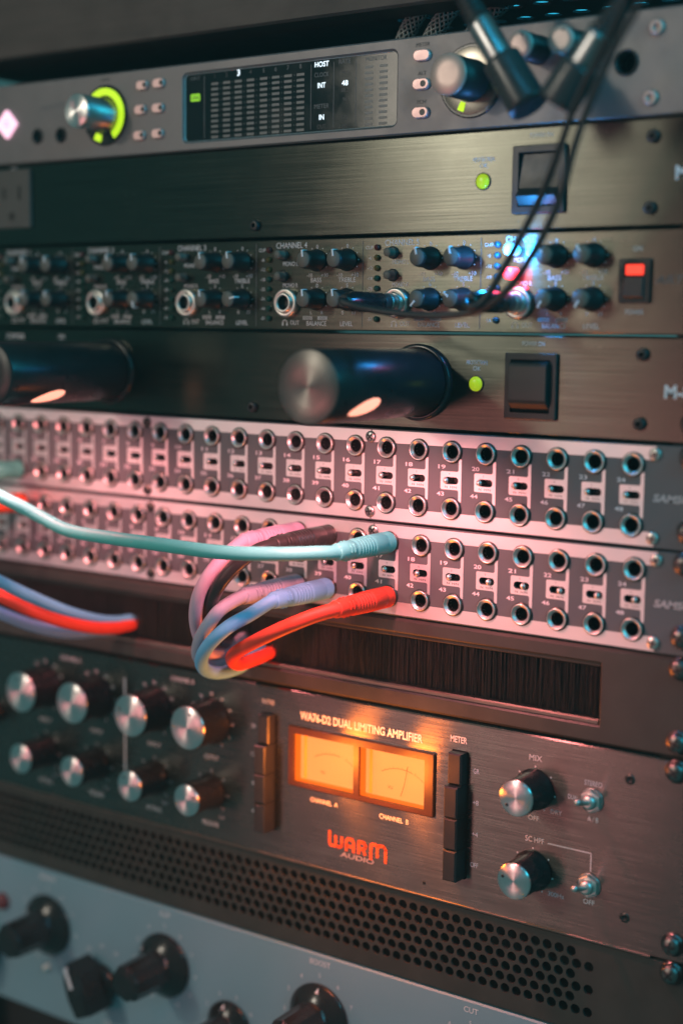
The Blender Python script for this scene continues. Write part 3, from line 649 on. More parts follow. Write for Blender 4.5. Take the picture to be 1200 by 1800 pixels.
for i, (mx, w) in enumerate(((-52.0, 36.6), (-11.8, 37.6))):
    me_ = MB().box(mx - w / 2 + .05, mx + w / 2 - .05, 332.8, 357.6, -6.6, -5.0).build('meter_card', M_vu, fr, (mx, 345.2, 0))
    # glowing inner sides of the meter housing
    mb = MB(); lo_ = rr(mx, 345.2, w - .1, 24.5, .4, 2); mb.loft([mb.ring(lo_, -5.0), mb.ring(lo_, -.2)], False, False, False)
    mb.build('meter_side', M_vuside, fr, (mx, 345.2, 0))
    mb = MB(); st = rr(mx, 345.2, w - 4.2, 21.0, .4, 2); st2 = rr(mx, 345.2, w - 4.6, 20.6, .4, 2)
    S(me_, 'card_shade', rr(mx - w / 2 + 3.0, 345, 1.7, 24.2, .1, 2), mat('card_shadow_orange', (0.6, .2, .03), emit=(1.0, 0.20, 0.015), estr=.8), -4.9)  # deeper orange strip: shade along the card's left edge put into colour
    cxm, cym = mx + 1.5, 364.0
    S(me_, 'scale_arc', arc(cxm, cym, 21.9, 22.15, -30, 18 if i else 12, 24), M_ink, -4.85)
    S(me_, 'scale_arc', arc(cxm, cym, 21.9, 22.15, 20, 36, 10), mat('red_ink', (0.5, 0.04, 0.01), 0, .6, emit=(0.75, 0.14, 0.02), estr=.8), -4.85)
    for q in range(9):
        a = R(-30 + q * 6.4); bar(me_, 'scale_arc', cxm + 22.2 * math.sin(a), cym - 22.2 * math.cos(a), cxm + 23.2 * math.sin(a), cym - 23.2 * math.cos(a), .12, M_ink, -4.85)
    T(me_, 'scale_text', 'VU', cxm - 6, 352.0, 1.6, None, M_ink, -4.85)
    if i:
        a = R(11); nb = MB().tube([(cxm + 5 * math.sin(a), cym - 9.0, -3.6), (cxm + 16 * math.sin(a), cym - 16 * math.cos(a), -3.6), (cxm + 25 * math.sin(a), cym - 25 * math.cos(a), -3.6)], .13, 6, 2)
        nb.build('needle', M_ink, me_, (mx, 345.2, 0))
T(wa, 'title_print', 'WA76-D2 DUAL LIMITING AMPLIFIER', -31.2, 323.4, 3.9, 72.0, bold=0.022)
T(wa, 'printed_label', 'CHANNEL  A', -52.0, 365.3, 2.3, 16.6); T(wa, 'printed_label', 'CHANNEL  B', -10.6, 365.5, 2.3, 16.6)
T(wa, 'printed_label', 'METER', 24.5, 320.2, 2.9, 8.9, bold=0.02)
for t_, yy in (('GR', 333.6), ('+8', 348.6), ('+4', 363.6), ('OFF', 378.4)): T(wa, 'printed_label', t_, 34.2, yy, 2.3, 3.1 if len(t_) == 2 else 4.1)
# maker's mark: rounded stencil letters
def stroke(pts, w=1.7):
    for a, b in zip(pts, pts[1:]): bar(wa, 'maker_mark', a[0], a[1], b[0], b[1], w, M_orange, 0.14)
    for a in pts[1:-1]: dot(wa, 'maker_mark', a[0], a[1], w / 2, M_orange, 0.14)
def wl(pts): stroke([(-49.4 + x, 387.4 - y) for x, y in pts])
wl([(1.1, 8.6), (1.1, 2.2), (1.8, 1.1), (4.0, 1.1), (4.8, 2.2), (4.8, 6.6)]); wl([(4.8, 2.2), (5.6, 1.1), (7.6, 1.1), (8.5, 2.2), (8.5, 6.8)])
wl([(11.2, 0.0), (11.2, 5.2), (12.2, 6.4), (14.6, 6.4), (15.6, 5.2), (15.6, 0.0)]); wl([(11.2, 2.7), (15.6, 2.7)])
wl([(18.6, 0.0), (18.6, 6.4), (21.6, 6.4), (22.6, 5.4), (22.6, 4.0), (21.4, 2.9), (18.6, 2.9)]); wl([(21.2, 2.9), (22.6, 0.0)])
wl([(25.8, -1.4), (25.8, 6.0), (26.6, 6.8), (28.6, 6.8), (29.6, 5.6), (29.6, 0.4)]); wl([(29.6, 5.6), (30.6, 6.8), (33.2, 6.8), (34.4, 5.6), (34.4, -1.4)])
T(wa, 'maker_sub_mark', 'AUDIO', -31.6, 389.6, 2.3, 20.0, m=mat('mauve_print', (0.45, 0.4, 0.48)), shear=0.15, bold=0.02)
# push button stacks
def stack(cx, pressed):
    for i in range(4):
        y0 = 325.7 + i * 15.2; hi = 5.0 if i == pressed else 8.0
        MB().box(cx - 3.7, cx + 3.5, y0, y0 + 14.8, -8, hi, 0.7).build('push_button', M_plas, wa, (cx, y0 + 7.4, 0))
stack(25.3, 0); stack(-86.9, 0)
T(wa, 'printed_label', 'RATIO', -87.3, 319.9, 2.4, 7.6)
for t_, yy in (('20', 333.8), ('12', 348.7), ('8', 363.9), ('4', 378.6)): T(wa, 'printed_label', t_, -97.0, yy, 2.2)
def wa_knob(cx, cy, r, hh, ang, small=False):
    k = MB().lathe(cx, cy, [(r + 1.0, 0.4), (r + 1.0, 2.0), (r + .55, 2.8), (r + .15, 6), (r, hh - 1.4), (r - .15, hh - 1.0)], 56, flute=0.12, fr=(2, 4)).build('knob', M_gloss, wa, (cx, cy, 0))
    MB().lathe(cx, cy, [(r - .15, hh - 1.0), (r - .15, hh - .5), (r - .65, hh), (r * .5, hh + .02), (.05, hh + .04)], 56).build('cap', M_cap, k, (cx, cy, 0))
    MB().lathe(cx + r * .66 * math.sin(R(ang)), cy - r * .66 * math.cos(R(ang)), [(.75, hh - .2), (.75, hh + .10), (.5, hh + .12)], 14).build('pointer', M_plas, k, (cx, cy, 0))
for i, kx in enumerate((-288.0, -247.8, -207.7, -164.7, -124.8)):
    if i == 0:
        wa_knob(-290, 357, 6.0, 14, 0); continue
    wa_knob(kx, 335.6, 11.4, 19.6, (-20, 30, -70, 15)[i - 1]); wa_knob(kx, 373.6, 8.5, 20.4, (10, 60, -40, 65)[i - 1])
    for q in range(11):
        a = R(-150 + 30 * q)
        if q % 1 == 0: T(wa, 'printed_label', str(abs((q * 6) - 60) if q < 10 else 0) if i < 5 else '', kx + 14.2 * math.sin(a), 335.6 - 14.2 * math.cos(a), 1.7)
    for q in range(7):
        a = R(-135 + 45 * q); T(wa, 'printed_label', str(q + 1), kx + 11.6 * math.sin(a), 374.2 - 11.6 * math.cos(a), 1.6); dot(wa, 'printed_label', kx + 9.9 * math.sin(a), 374.2 - 9.9 * math.cos(a), .3)
    T(wa, 'printed_label', ('INPUT', 'OUTPUT')[(i + 1) % 2], kx, 355.4, 2.3, 9.5); T(wa, 'printed_label', ('ATTACK', 'RELEASE')[(i + 1) % 2], kx - .5, 391.2, 2.3, 11)
    T(wa, 'printed_label', ('SLOW', 'FAST')[i % 2], kx + 7.2, 386.6, 1.6, 4)
T(wa, 'printed_label', 'CHANNEL A', -227.6, 317.2, 2.4, 16); T(wa, 'printed_label', 'CHANNEL B', -144.8, 317.0, 2.4, 16)
bar(wa, 'printed_label', -186.4, 322, -186.4, 384, 1.0, M_white)
for cy, tx in ((336.0, 1), (374.0, 2)):
    wa_knob(64.5, cy, 8.4, 18.0, (-130, -75)[tx - 1])
    for a in (-50, 0, 50, 100, 150, -100): dot(wa, 'printed_label', 64.5 + 10.3 * math.sin(R(a)), cy - 10.3 * math.cos(R(a)), .42)
T(wa, 'printed_label', 'MIX', 64.5, 321.8, 2.6); T(wa, 'printed_label', 'OFF', 64.3, 349.6, 2.2); T(wa, 'printed_label', 'DRY', 75.6, 344.8, 2.0)
T(wa, 'printed_label', 'SC HPF', 65.2, 359.6, 2.5, 9.4); T(wa, 'printed_label', '300Hz', 76.6, 382.9, 2.0, 8.0)
bar(wa, 'printed_label', 71.8, 359.9, 93.3, 359.9, .45); bar(wa, 'printed_label', 93.1, 359.7, 93.1, 368.2, .45)
T(wa, 'printed_label', 'STEREO', 93.0, 328.3, 2.2, 8.4); T(wa, 'printed_label', 'DUAL', 83.6, 336.2, 2.0, 5.0); T(wa, 'printed_label', 'A / B', 93.4, 344.4, 2.2, 5.2)
T(wa, 'printed_label', 'OFF', 92.8, 382.3, 2.2)
for cy in (335.9, 374.6):
    tg = MB().lathe(92.7, cy, [(5.6, 0), (5.6, .6), (5.3, .8)], 32).build('toggle_switch', M_steel, wa, (92.7, cy, 0))
    MB().lathe(92.7, cy, [(5.1, .7), (5.1, 2.3), (4.6, 2.6)], 6, smooth=False).build('hex_nut', M_chrome, tg, (92.7, cy, 0))
    MB().lathe(92.7, cy, [(3.4, 2.4), (3.4, 4.0), (2.8, 5.0), (1.9, 5.4)], 24).build('bushing', M_chrome, tg, (92.7, cy, 0))
    MB().tube([(92.7, cy, 4.5), (92.6, cy - 1.2, 9.0), (92.5, cy - 2.6, 13.6), (92.4, cy - 3.0, 14.9), (92.4, cy - 3.2, 15.5)], [1.1, 1.25, 1.6, 1.3, .3], 14, 4).build('bat_lever', M_chrome, tg, (92.7, cy, 0))
for sx, sy in ((110.2, 323.1), (110.0, 385.3)):
    s_ = MB().lathe(sx, sy, [(2.3, .01), (2.3, .25), (1.4, .3)], 20, cap1=False).build('socket_screw', M_ring, wa, (sx, sy, 0))
    MB().lathe(sx, sy, [(1.5, .3), (1.4, .1), (.05, .1)], 6).build('socket', M_bore, s_, (sx, sy, 0))
MB().lathe(7.1, 393.3, [(.9, .02), (.6, .2), (.1, .2)], 10).build('panel_rivet', M_bore, wa, (7.1, 393.3, 0))

# ================================================================== 8 vent panel
vp = thing('vent_panel', (-101.5, 444.2, 0), 'olive black perforated vent panel with six rows of round holes', 'vent panel')
holes = []
for r_ in range(6):
    yy = 407.1 + r_ * 5.32; xe = 93.5 if r_ % 2 else 84.65 + (6 if False else 0)
    off = 0 if r_ % 2 else 0
    x = 93.5 - (0 if r_ % 2 else 8.9)
    while x > -299: holes.append(circ(x, yy, 2.32, 14, .1)); x -= 5.98
faceplate('perforated_plate', M_vent, vp, 400.7, 444.0, holes, -0.6, 1.4, 0.5)
MB().box(-322, 119, 402, 443, -120, -60).build('inner_duct', M_dark, vp, (-101.5, 444.2, 0))
MB().box(XL, XR, 400.8, 402.6, -12, -2.1).build('folded_edge', M_vent, vp, (-101.5, 444.2, 0))

# ================================================================== 9 equaliser
eq = thing('equalizer', (-101.5, 533, 0), 'pale blue equalizer with black skirted knobs, lowest rack unit', 'equalizer')
faceplate('faceplate', M_eq, eq, 444.9, 532.6, [], 0, 3.0, 0.8)
chassis(eq, 444.9, 532.6)
M_edge = M_white
def skirted(cx, cy, r, ang, s=1.0):
    k = MB().lathe(cx, cy, [(r, 0.4), (r, 1.6), (r - .5, 2.2), (r * .62, 7.2 * s), (r * .56, 7.6 * s)], 56).build('skirted_knob', M_gloss, eq, (cx, cy, 0))
    b = MB(); q = r * .60
    b.lathe(cx, cy, [(q, 7.4 * s), (q, 9 * s), (q * .95, 30.0 * s), (q * .84, 31.6 * s), (q * .5, 32.0 * s), (.05, 31.8 * s)], 20, smooth=False, flute=.9 * s, fr=(1, 3))
    b.build('grip', M_gloss, k, (cx, cy, 0))
    a = R(ang); d = Vector((math.sin(a), -math.cos(a))); n = Vector((-d.y, d.x)); c0 = Vector((cx, cy))
    def sk(rad): # height of the skirt cone at a radius
        return 2.2 + (7.2 * s - 2.2) * (r - .5 - rad) / (r - .5 - r * .62) + .12
    t0 = c0 + d * (r - 1.0); b0 = c0 + d * (r * .68) + n * 2.0 * s; b1 = c0 + d * (r * .68) - n * 2.0 * s
    pm = MB(); pm.v += [(t0.x, t0.y, sk(r - 1.0)), (b0.x, b0.y, sk(r * .70)), (b1.x, b1.y, sk(r * .70)), (t0.x, t0.y, sk(r - 1) - .6), (b0.x, b0.y, sk(r * .7) - .6), (b1.x, b1.y, sk(r * .7) - .6)]
    pm.f += [(0, 1, 2), (3, 4, 5), (0, 1, 4, 3), (1, 2, 5, 4), (2, 0, 3, 5)]; pm.sm += [False] * 5
    pm.build('pointer', M_white, k, (cx, cy, 0))
for cx, cy, tx, ang in ((-53.5, 478, 'BOOST', 4), (34.2, 478, 'CUT', 4), (-158, 478, 'CUT', -62), (-248, 477.5, 'BOOST', -70)):
    skirted(cx, cy, 17.8, ang)
    T(eq, 'printed_label', tx, cx + .2, 449.4, 2.7, None, bold=.01)
    for q in range(11):
        a = R((q - 5) * 31); T(eq, 'printed_label', str(q), cx + 22.2 * math.sin(a), cy - 22.2 * math.cos(a), 2.3)
for cx, cy, ang in ((-112, 500.0, -8), (128, 500, 0)):
    skirted(cx, cy, 14.2, ang, .85)
    for q in range(2, 9):
        a = R((q - 4.6) * 38); T(eq, 'printed_label', str(q), cx + 18.0 * math.sin(a), cy - 18.0 * math.cos(a), 2.2)
def bar_knob(cx, cy, ang):
    k = MB().lathe(cx, cy, [(11.4, .4), (11.4, 2), (10.8, 3.0), (10, 6)], 40).build('pointer_knob', M_gloss, eq, (cx, cy, 0))
    a = R(ang)
    def rt(x, y): return (cx + x * math.cos(a) - y * math.sin(a), cy + x * math.sin(a) + y * math.cos(a))
    prof = [(-5.6, 13), (-7.8, 2), (-6.4, -10), (0, -18), (6.4, -10), (7.8, 2), (5.6, 13)]
    b = MB(); b.loft([b.ring([rt(*p) for p in prof], 3), b.ring([rt(*p) for p in prof], 20.0), b.ring([rt(p[0] * .72, p[1] * .9) for p in prof], 22.6)])
    b.build('grip', M_gloss, k, (cx, cy, 0))
    b = MB(); b.prism([rt(*p) for p in ((-1.1, -16), (1.1, -16), (1.1, -4), (-1.1, -4))], 21.6, 22.9); b.build('pointer', M_white, k, (cx, cy, 0))
bar_knob(-205, 501, -25); bar_knob(-300, 503, 10)
for q, t_ in enumerate(('CPS', '20', '30', '60', '100')):
    a = R(-70 + q * 32); T(eq, 'printed_label', t_, -203 + 20 * math.sin(a), 499 - 20 * math.cos(a), 2.1)
T(eq, 'printed_label', 'LOW FREQUENCY', -190, 524, 2.4)
tl = MB().lathe(-248.5, 503, [(2.4, 0), (2.4, 2), (1.5, 3.5), (.1, 3.8)], 16).build('indicator', M_chrome, eq, (-248.5, 503, 0))
MB().lathe(-285.8, 472, [(5, 0), (5, 2.0), (4, 4.0), (.1, 4.8)], 24).build('jewel_lamp', mat('red_jewel', (0.16, 0.035, 0.04), 0, .3), eq, (-285.8, 472, 0))

# ================================================================== 10 rack frame and its screws
rk = thing('equipment_rack', (-101.5, 620, -40), 'black steel rack rails and side cheeks holding the units', 'rack')
for sx in (-334.0, 131.0): MB().box(sx - 9, sx + 7.5, -10, 620, -24, -3.4, .5).build('rail', M_blk, rk, (-101.5, 620, -40))
for sx in (-360.0, 142.0): MB().box(sx, sx + 18, -12, 620, -420, 4, 1.0).build('side_cheek', M_wood, rk, (-101.5, 620, -40))
MB().box(-342, 142, 534, 620, -300, -30).build('base_panel', M_dark, rk, (-101.5, 620, -40))
scr = [(258.0, 'bottom right of the lower patch bay'), (271.3, 'top right of the brush panel'), (303.1, 'bottom right of the brush panel'), (315.6, 'top right of the orange metered amplifier'),
       (391.6, 'bottom right of the orange metered amplifier'), (404.4, 'top right of the vent panel'), (213.6, 'bottom right of the upper patch bay'), (227.0, 'top right of the lower patch bay'), (169.0, 'bottom right of the lamp tube power conditioner'), (182.6, 'top right of the upper patch bay')]
r0 = None
for i, (yy, where) in enumerate(scr):
    sx = 131.4 + (1.2 if 380 < yy < 420 else 0) + (.9 if yy < 220 else 0)
    th = thing('rack_screw', (sx, yy, 0), 'dark nickel rack screw at the ' + where, 'screw', 'rack screws on the right ear')
    if r0 is None:
        hd = MB().lathe(sx, yy, [(5.2, .1), (5.2, 1.0), (4.5, 1.1), (4.4, 2.0), (3.9, 3.3), (2.6, 4.2), (1.2, 4.5), (.05, 4.5)], 28).build('screw_head', mat('dark_nickel', (0.20, 0.19, 0.18), 1.0, 0.30, .1, 300), th, (sx, yy, 0))
        rc = MB(); 
        for a in (35, 125):
            d = (math.cos(R(a)), math.sin(R(a))); n = (-d[1], d[0])
            rc.prism([(sx + d[0] * 2.4 + n[0] * .5, yy + d[1] * 2.4 + n[1] * .5), (sx + d[0] * 2.4 - n[0] * .5, yy + d[1] * 2.4 - n[1] * .5), (sx - d[0] * 2.4 - n[0] * .5, yy - d[1] * 2.4 - n[1] * .5), (sx - d[0] * 2.4 + n[0] * .5, yy - d[1] * 2.4 + n[1] * .5)], 3.4, 4.56 + .02 * (a > 90))
        rc = rc.build('cross_recess', M_bore, th, (sx, yy, 0)); r0 = (hd, rc)
    else:
        for s_ in r0:
            o = again(s_, th, (sx, yy, 0)); o.rotation_euler = (0, R(37 * i), 0)

# ================================================================== 11 patch cables
def cable_mat(n, c, rough=.52): return mat(n, c, 0, rough, .07, 90, .10, 700, spec=.38, rvar=.12)
M_teal = cable_mat('mint_teal_jacket', (0.10, 0.55, 0.51)); M_red = cable_mat('red_jacket', (0.85, 0.065, 0.03)); M_blue = cable_mat('sky_blue_jacket', (0.18, 0.52, 0.82))
M_lil = cable_mat('lilac_grey_jacket', (0.42, 0.42, 0.52)); M_pink = cable_mat('pale_pink_jacket', (0.62, 0.44, 0.56)); M_blkj = cable_mat('charcoal_jacket', (0.035, 0.033, 0.032), .3)
boot0 = None
BOOT = [(4.6, 1.0), (5.0, 1.4)]
for i in range(5): BOOT += [(5.2, 2.0 + i * 1.1), (5.2, 2.5 + i * 1.1), (5.05, 2.7 + i * 1.1), (5.05, 2.9 + i * 1.1)]
BOOT += [(5.2, 7.7), (5.15, 17.0), (5.1, 18.0)]
for i in range(6):
    z = 18.4 + i * 2.1; q = 5.1 - i * .07
    BOOT += [(q - .55, z), (q - .55, z + .55), (q, z + .8), (q, z + 1.75)]
BOOT += [(4.35, 31.4), (4.3, 32.6), (4.45, 32.8), (4.2, 38), (4.05, 43.0), (3.8, 43.8), (3.2, 44.0)]
def patch_cable(label, m_, x, y, pts, group, tail_in=True):
    global boot0
    th = thing('patch_cable', (x, y, 0), label, 'cable', group)
    if boot0 is None:
        b = MB().lathe(x, y, BOOT, 40, cap0=True).build('plug_boot', m_, th, (x, y, 0)); boot0 = b.data
    else:
        me = boot0.copy(); me.materials.clear(); me.materials.append(m_); b = link('plug_boot', me, th, (x, y, 0))
    b.rotation_euler = (0, R(random.uniform(-60, 60)), 0)
    MB().lathe(x, y, [(4.3, .4), (4.3, 1.9), (3.9, 2.0)], 28).build('plug_collar', M_ring, th, (x, y, 0))
    # moulded slots in the strain relief
    sl = MB()
    for sd in range(3):
        for i in range(2):
            a = R(70 + sd * 120); sl.tube([(x + 4.45 * math.sin(a + t), y - 4.45 * math.cos(a + t), 34.6 + i * 2.6) for t in (-.5, -.25, 0, .25, .5)], .42, 6, 2)
    sl.build('relief_slots', m_, th, (x, y, 0))
    MB().tube([(x, y, 30), (x, y, 40), (x, y, 44)] + pts, 3.25, 18, 8).build('cord', m_, th, (x, y, 0))
    return th
G1 = 'patch cables plugged into the lower patch bay'
patch_cable('mint teal patch cable running left from the lower patch bay', M_teal, -15.6, 231.36,
            [(-19.0,230.9,52),(-33.7,231.2,66),(-58.1,231.4,76),(-92.2,231.2,76),(-130.3,232.2,70),(-163.2,232.2,64),(-183.1,227.0,64),(-197.1,220.1,70),(-219.2,211.7,80),(-268.9,211.4,90),(-330,225,95)], G1)
patch_cable('bright red patch cable below the mint teal one, curling into the brush panel', M_red, -15.6, 257.3,
            [(-21.8,259.8,52),(-31.7,265.0,60),(-47.9,273.3,60),(-71.0,284.2,46),(-84.9,292.2,32),(-90.4,297.2,20),(-90.2,296.9,9),(-89,295.5,0),(-88,292,-20)], G1)
patch_cable('sky blue patch cable curling down into the brush panel', M_blue, -51.1, 257.3,
            [(-56.1,262.9,54),(-61.3,268.1,64),(-72.2,277.5,64),(-85.6,288.4,54),(-94.7,297.2,40),(-97.0,301.4,26),(-95.2,300.6,14),(-94.4,297.4,6),(-94,294,-4),(-93,290,-20)], G1)
patch_cable('lilac patch cable half hidden behind the sky blue one', M_lil, -68.9, 257.3,
            [(-72.4,261.6,54),(-74.2,266.9,60),(-82.2,276.3,58),(-94.6,287.7,46),(-103.0,295.7,32),(-105.0,298.6,20),(-102.0,296.4,8),(-101,293,-2),(-100,289,-20)], G1)
patch_cable('pale pink patch cable with the leftmost upper plug of the bunch', M_pink, -68.9, 231.36,
            [(-70.7,235.9,52),(-74.3,244.1,60),(-80.1,255.2,62),(-85.7,267.2,58),(-91.8,279.2,48),(-99.1,289.3,34),(-103.2,293.0,20),(-105.7,292.9,8),(-106,290,-2),(-106,287,-20)], G1)
patch_cable('charcoal patch cable between the pink and mint teal plugs', M_blkj, -51.1, 231.36,
            [(-53.8,233.2,52),(-59.6,238.9,58),(-68.1,248.0,60),(-78.0,259.8,56),(-87.5,272.1,46),(-96.4,283.0,32),(-103.6,289.1,16),(-108.5,289.7,7),(-111,288,-2),(-112,285,-20)], G1)
patch_cable('green teal plug at the far left of the upper patch bay', cable_mat('green_teal_jacket', (0.10, 0.50, 0.40)), -266.4, 212.84,
            [(-270, 213.5, 56), (-284, 216, 70), (-310, 226, 80), (-345, 245, 80)], 'plugs at the far left')
patch_cable('orange red plug at the far left, top row of the lower patch bay', cable_mat('orange_red_jacket', (0.85, 0.10, 0.03)), -264.2, 231.36,
            [(-268, 232.5, 56), (-282, 238, 70), (-308, 250, 78), (-345, 272, 78)], 'plugs at the far left')
def loose(label, m_, pts, r=3.25, name='patch_cable', group='cords entering the left of the brush panel'):
    th = thing(name, pts[-1], label, 'cable', group)
    MB().tube(pts, r, 16, 8).build('cord', m_, th, pts[-1]); return th
loose('light blue cord above a red one, entering the brush panel at left', cable_mat('light_blue_jacket', (0.15, 0.56, 0.80)),
      [(-330,215,110),(-275,232,98),(-240.3,245.1,85),(-226.2,253.7,75),(-215.3,263.7,62),(-205.1,273.2,48),(-196.6,282.1,32),(-191.6,288.1,16),(-187.6,290.2,5),(-184,290,-5),(-181,289,-20)])
loose('red cord entering the brush panel at left', M_red,
      [(-325,225,118),(-265,240,102),(-232.0,250.8,92),(-214.7,258.6,85),(-204.3,268.5,72),(-196.0,277.4,58),(-190.4,284.8,42),(-186.6,290.4,24),(-184.8,292.6,10),(-183.6,292.6,2),(-182,291,-20)], 3.25)
loose('periwinkle cord under the red one at left', cable_mat('periwinkle_jacket', (0.27, 0.48, 0.82)),
      [(-330,240,105),(-280,255,92),(-247.1,267.2,80),(-232.5,273.8,70),(-220.2,281.4,58),(-211.8,289.8,42),(-202.9,294.9,26),(-195.6,295.4,12),(-191.8,295.1,5),(-188,293,-5),(-184,291,-20)])

# ================================================================== 12 headphone leads
M_rub = mat('black_rubber', (0.020, 0.024, 0.026), 0, .42, .1, 200)
M_gun = mat('gunmetal_barrel', (0.42, 0.42, 0.43), 1.0, .30, .06, 200)
def lead(label, x, y, pts, bend):
    th = thing('headphone_lead', (x, y, 0), label, 'cable', 'leads in the headphone amplifier')
    MB().lathe(x, y, [(3.1, 1), (3.1, 5.2), (4.1, 5.4), (4.3, 6.0), (4.3, 9.6), (4.1, 10.0)], 32).build('plug_ring', M_chrome, th, (x, y, 0))
    MB().lathe(x, y, [(4.1, 10), (4.2, 10.4), (4.25, 15.0), (4.15, 15.4)], 40, flute=.16, fr=(1, 2)).build('knurled_ring', M_steel, th, (x, y, 0))
    MB().lathe(x, y, [(4.2, 15.4), (4.7, 16.0), (4.8, 30), (4.4, 38), (3.2, 41), (2.6, bend)], 32).build('plug_body', M_gloss, th, (x, y, 0))
    MB().tube([(x, y, bend - 6), (x, y, bend)] + pts, 1.55, 12, 8).build('cord', M_rub, th, (x, y, 0))
lead('black lead plugged into channel 5 of the headphone amplifier', -13.25, 119.7,
     [(-7.4,119.8,53),(-3.2,121.2,54),(6.5,123.3,52),(19.9,125.1,50),(38.4,125.9,48),(57.4,123.5,48),(72.8,114.4,50),(87.2,98.1,54),(98.5,80.2,58),(105.5,62.9,62),(114.3,45.2,66),(124.3,29.3,70),(135.0,16.2,74),(144.9,4.5,78),(165,-25,85)], 44)
lead('black lead plugged into channel 6 beside the blue lit button', 50.2, 119.7,
     [(50.6,120.4,47),(52.5,121.6,50),(56.2,122.2,51),(61.1,119.4,50),(68.7,108.8,50),(78.4,94.5,52),(89.5,77.5,55),(98.9,61.2,60),(106.9,46.4,64),(117.1,31.4,68),(126.4,18.9,72),(135.3,3.0,76),(150,-25,84)], 44)
def hanging(label, a, b, h0, h1, cordtop):
    """an inline socket hanging on its cord: strain relief, metal barrel, black end"""
    A = Vector((a[0], a[1], h0)); B = Vector((b[0], b[1], h1)); d = (B - A); ln = d.length; d.normalize()
    th = thing('hanging_connector', tuple(B), label, 'connector', 'connectors hanging in front of the audio interface')
    def at_(t): return tuple(A + d * (ln * t))
    def seg(nm, m_, prof, n=28): MB().tube([at_(t) for t, r_ in prof], [r_ for t, r_ in prof], n, 2).build(nm, m_, th, tuple(B))
    rel = [(0, 3.2)]
    for i in range(6): rel += [(.02 + i * .04, 4.0 + i * .22), (.035 + i * .04, 4.0 + i * .22), (.04 + i * .04, 3.6 + i * .22), (.05 + i * .04, 3.6 + i * .22)]
    seg('strain_relief', M_rub, rel + [(.29, 5.6), (.30, 5.7)])
    seg('barrel', M_gun, [(.30, 5.0), (.31, 5.5), (.33, 5.6), (.60, 5.7), (.62, 5.4)])
    seg('end_sleeve', mat('sleeve_rubber', (0.045, 0.05, 0.053), 0, .28, .1, 200), [(.61, 6.3), (.62, 7.7), (.64, 8.0), (.96, 8.3), (.99, 7.9), (1.0, 7.0)])
    MB().tube(cordtop + [tuple(A), at_(.06)], 2.1, 12, 6).build('cord', M_rub, th, tuple(B))
hanging('dark metal connector hanging across the large knob of the audio interface', (40.3, -8.0), (74.3, 43.2), 40, 40, [(20, -60, 46), (32, -30, 42)])
hanging('blurred dark connector hanging right of the two small knobs', (120.0, 9.8), (94.0, 44.8), 55, 55, [(150, -40, 70), (134, -10, 60)])
# braided cables behind the faceplate
M_braid = mat('braid_grey', (0.38, 0.41, 0.41), 0, .5, .2, 300); M_core = mat('braid_core', (0.02, 0.022, 0.022), 0, .6)
for bi, (pts, lab) in enumerate((([(-36,20,-25),(-30.0,0.3,-25),(-26.1,-10.1,-27),(-20.9,-19.6,-30),(-14.4,-33.8,-36),(-4,-60,-50)], 'grey braided cable, leftmost of three rising behind the audio interface'),
                  ([(-22,20,-25),(-15.1,0.4,-25),(-9.4,-10.2,-27),(-3.8,-18.5,-30),(4.2,-30.6,-36),(14,-60,-50)], 'grey braided cable, middle of three rising behind the audio interface'),
                  ([(-8,20,-30),(4.3,-1.1,-30),(10.8,-11.3,-34),(17.6,-19.2,-40),(28.5,-29.6,-47),(44,-60,-60)], 'grey braided cable, rightmost of three rising behind the audio interface'))):
    th = thing('braided_cable', pts[0], lab, 'cable', 'braided cables behind the audio interface')
    core = MB().tube(pts, 3.6, 14, 14); core.build('core', M_core, th, pts[0])
    path = core.path; br = MB(); fr_ = []
    nrm = None
    for i, p in enumerate(path):
        t = (path[min(i + 1, len(path) - 1)] - path[max(i - 1, 0)]).normalized()
        if nrm is None: nrm = t.orthogonal().normalized()
        nrm = (nrm - t * nrm.dot(t)).normalized(); fr_.append((p, nrm.copy(), t.cross(nrm)))
    for dirn in (1, -1):
        for s_ in range(9):
            hp = []; acc = 0.0
            for i, (p, n_, b_) in enumerate(fr_):
                if i: acc += (p - fr_[i - 1][0]).length
                a = 2 * math.pi * s_ / 9 + dirn * acc / 4.6
                rr_ = 3.75 + .22 * math.sin(acc * 2.0 + s_ * 2.1 + (0 if dirn > 0 else math.pi))
                hp.append(tuple(p + (n_ * math.cos(a) + b_ * math.sin(a)) * rr_))
            br.tube(hp, .52, 5, 1)
    tag(br.build('braid', M_braid, th, pts[0], fix=False), None, None, None, 'stuff')

# ================================================================== printed lettering -> meshes
bpy.context.view_layer.update()
keys = {}
for t in PRINT + [dict(text='H', bold=0.0)]:
    k = (t['text'], t['bold'])
    if k not in keys:
        cu = bpy.data.curves.new('lettering', 'FONT'); cu.body = k[0]; cu.size = 1.0; cu.offset = k[1]; cu.resolution_u = 3; cu.fill_mode = 'FRONT'
        o = bpy.data.objects.new('lettering', cu); C.objects.link(o); keys[k] = o
dg = bpy.context.evaluated_depsgraph_get(); geo = {}
for k, o in keys.items():
    me = o.evaluated_get(dg).to_mesh()
    geo[k] = ([tuple(v.co) for v in me.vertices], [tuple(p.vertices) for p in me.polygons]); o.evaluated_get(dg).to_mesh_clear()
for o in keys.values():
    cu = o.data; bpy.data.objects.remove(o); bpy.data.curves.remove(cu)
hs = [v[1] for v in geo[('H', 0.0)][0]]; CAP = max(hs) - min(hs)
groups = {}
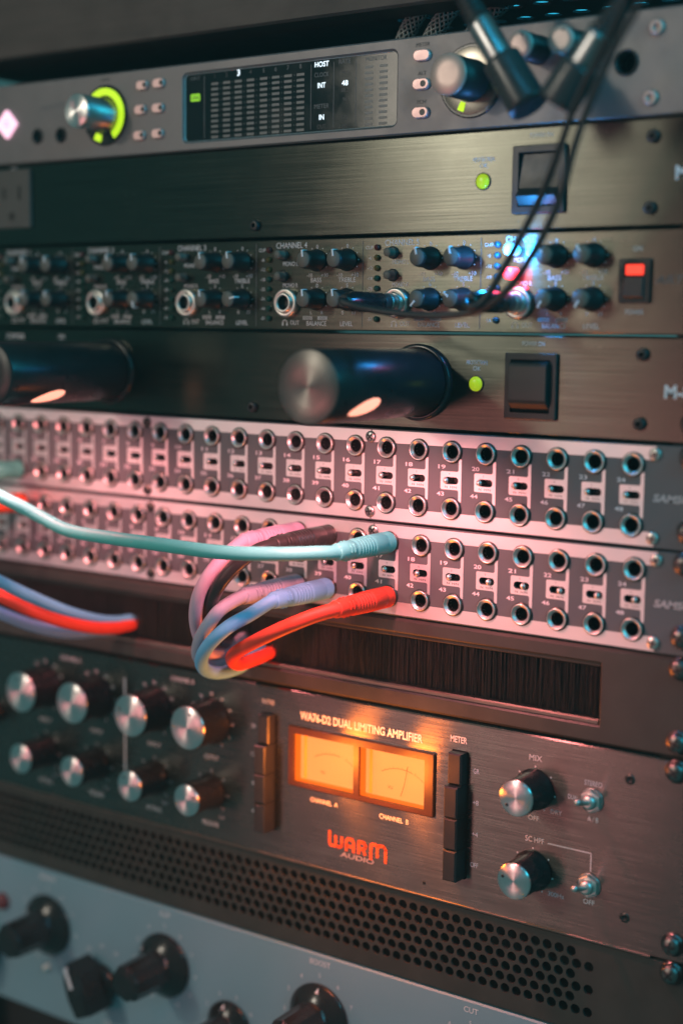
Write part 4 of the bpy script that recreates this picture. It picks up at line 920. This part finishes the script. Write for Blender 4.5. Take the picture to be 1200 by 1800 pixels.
for t in PRINT:
    vs_, fs = geo[(t['text'], t['bold'])]
    if not vs_: continue
    xs = [v[0] for v in vs_]; x0, x1 = min(xs), max(xs); sc_ = t['cap'] / CAP
    sx = (t['width'] / (x1 - x0)) if t['width'] else sc_ * t['stretch']
    ax = (x0 + x1) / 2 if t['align'] == 'c' else x0
    key = (t['owner'].name, len(groups)); q = 0
    g = groups.setdefault(key, (t['owner'], t['grp'], t['m'], MB())); mb = g[3]
    mb.v += [(t['x'] + (v[0] - ax) * sx + t['shear'] * (v[1] - CAP / 2) * sc_, t['y'] - (v[1] - CAP / 2) * sc_, t['h']) for v in vs_]
    mb.f += [tuple(i + q for i in f) for f in fs]; mb.sm += [False] * len(fs)
for owner, grp, pts, m_, h in SHAPES:
    grp = {'printed_label': 'printed_ticks'}.get(grp.rstrip('_0123456789'), grp)
    key = (owner.name, grp, m_.name)
    g = groups.setdefault(key, (owner, grp, m_, MB())); mb = g[3]
    mb.poly(pts, h + (0.004 * (len(mb.f) % 3) if grp == 'maker_mark' else 0))
for owner, grp, m_, mb in groups.values():
    nm = grp.rstrip('_0123456789')
    me = bpy.data.meshes.new(nm); o_at = ORG[owner.name]
    me.from_pydata([tuple(L(*v) - o_at) for v in mb.v], [], mb.f); me.materials.append(m_)
    bm = bmesh.new(); bm.from_mesh(me)
    for f in bm.faces:
        if f.normal.y > 0: f.normal_flip()
    bm.to_mesh(me); bm.free()
    o = bpy.data.objects.new(nm, me); C.objects.link(o); o.parent = owner
    if nm in ('printed_ticks', 'scale_dots', 'scale_arc'): o['kind'] = 'stuff'

# ================================================================== thin teal haze volume, added to lift the blacks
hz = MB(); hz.box(-900, 1250, -450, 950, -500, 1000)
hz = hz.build('haze', mat('haze_air'), None, (0, 0, 0)); hz['kind'] = 'stuff'; hz['label'] = 'thin added haze lifting the dark tones'
nt = MATS['haze_air'].node_tree
for n in list(nt.nodes):
    if n.type != 'OUTPUT_MATERIAL': nt.nodes.remove(n)
pv = nt.nodes.new('ShaderNodeVolumePrincipled'); pv.inputs['Color'].default_value = (0.55, 0.95, 0.95, 1); pv.inputs['Density'].default_value = 0.04; pv.inputs['Anisotropy'].default_value = 0.2
nt.links.new(pv.outputs[0], [n for n in nt.nodes if n.type == 'OUTPUT_MATERIAL'][0].inputs['Volume'])
for k_ in ('Density Attribute', 'Color Attribute', 'Temperature Attribute'):
    if k_ in pv.inputs: pv.inputs[k_].default_value = ''
try: MATS['haze_air'].cycles.homogeneous_volume = True
except Exception: pass
SC.cycles.volume_step_rate = 20.0; SC.cycles.volume_bounces = 0
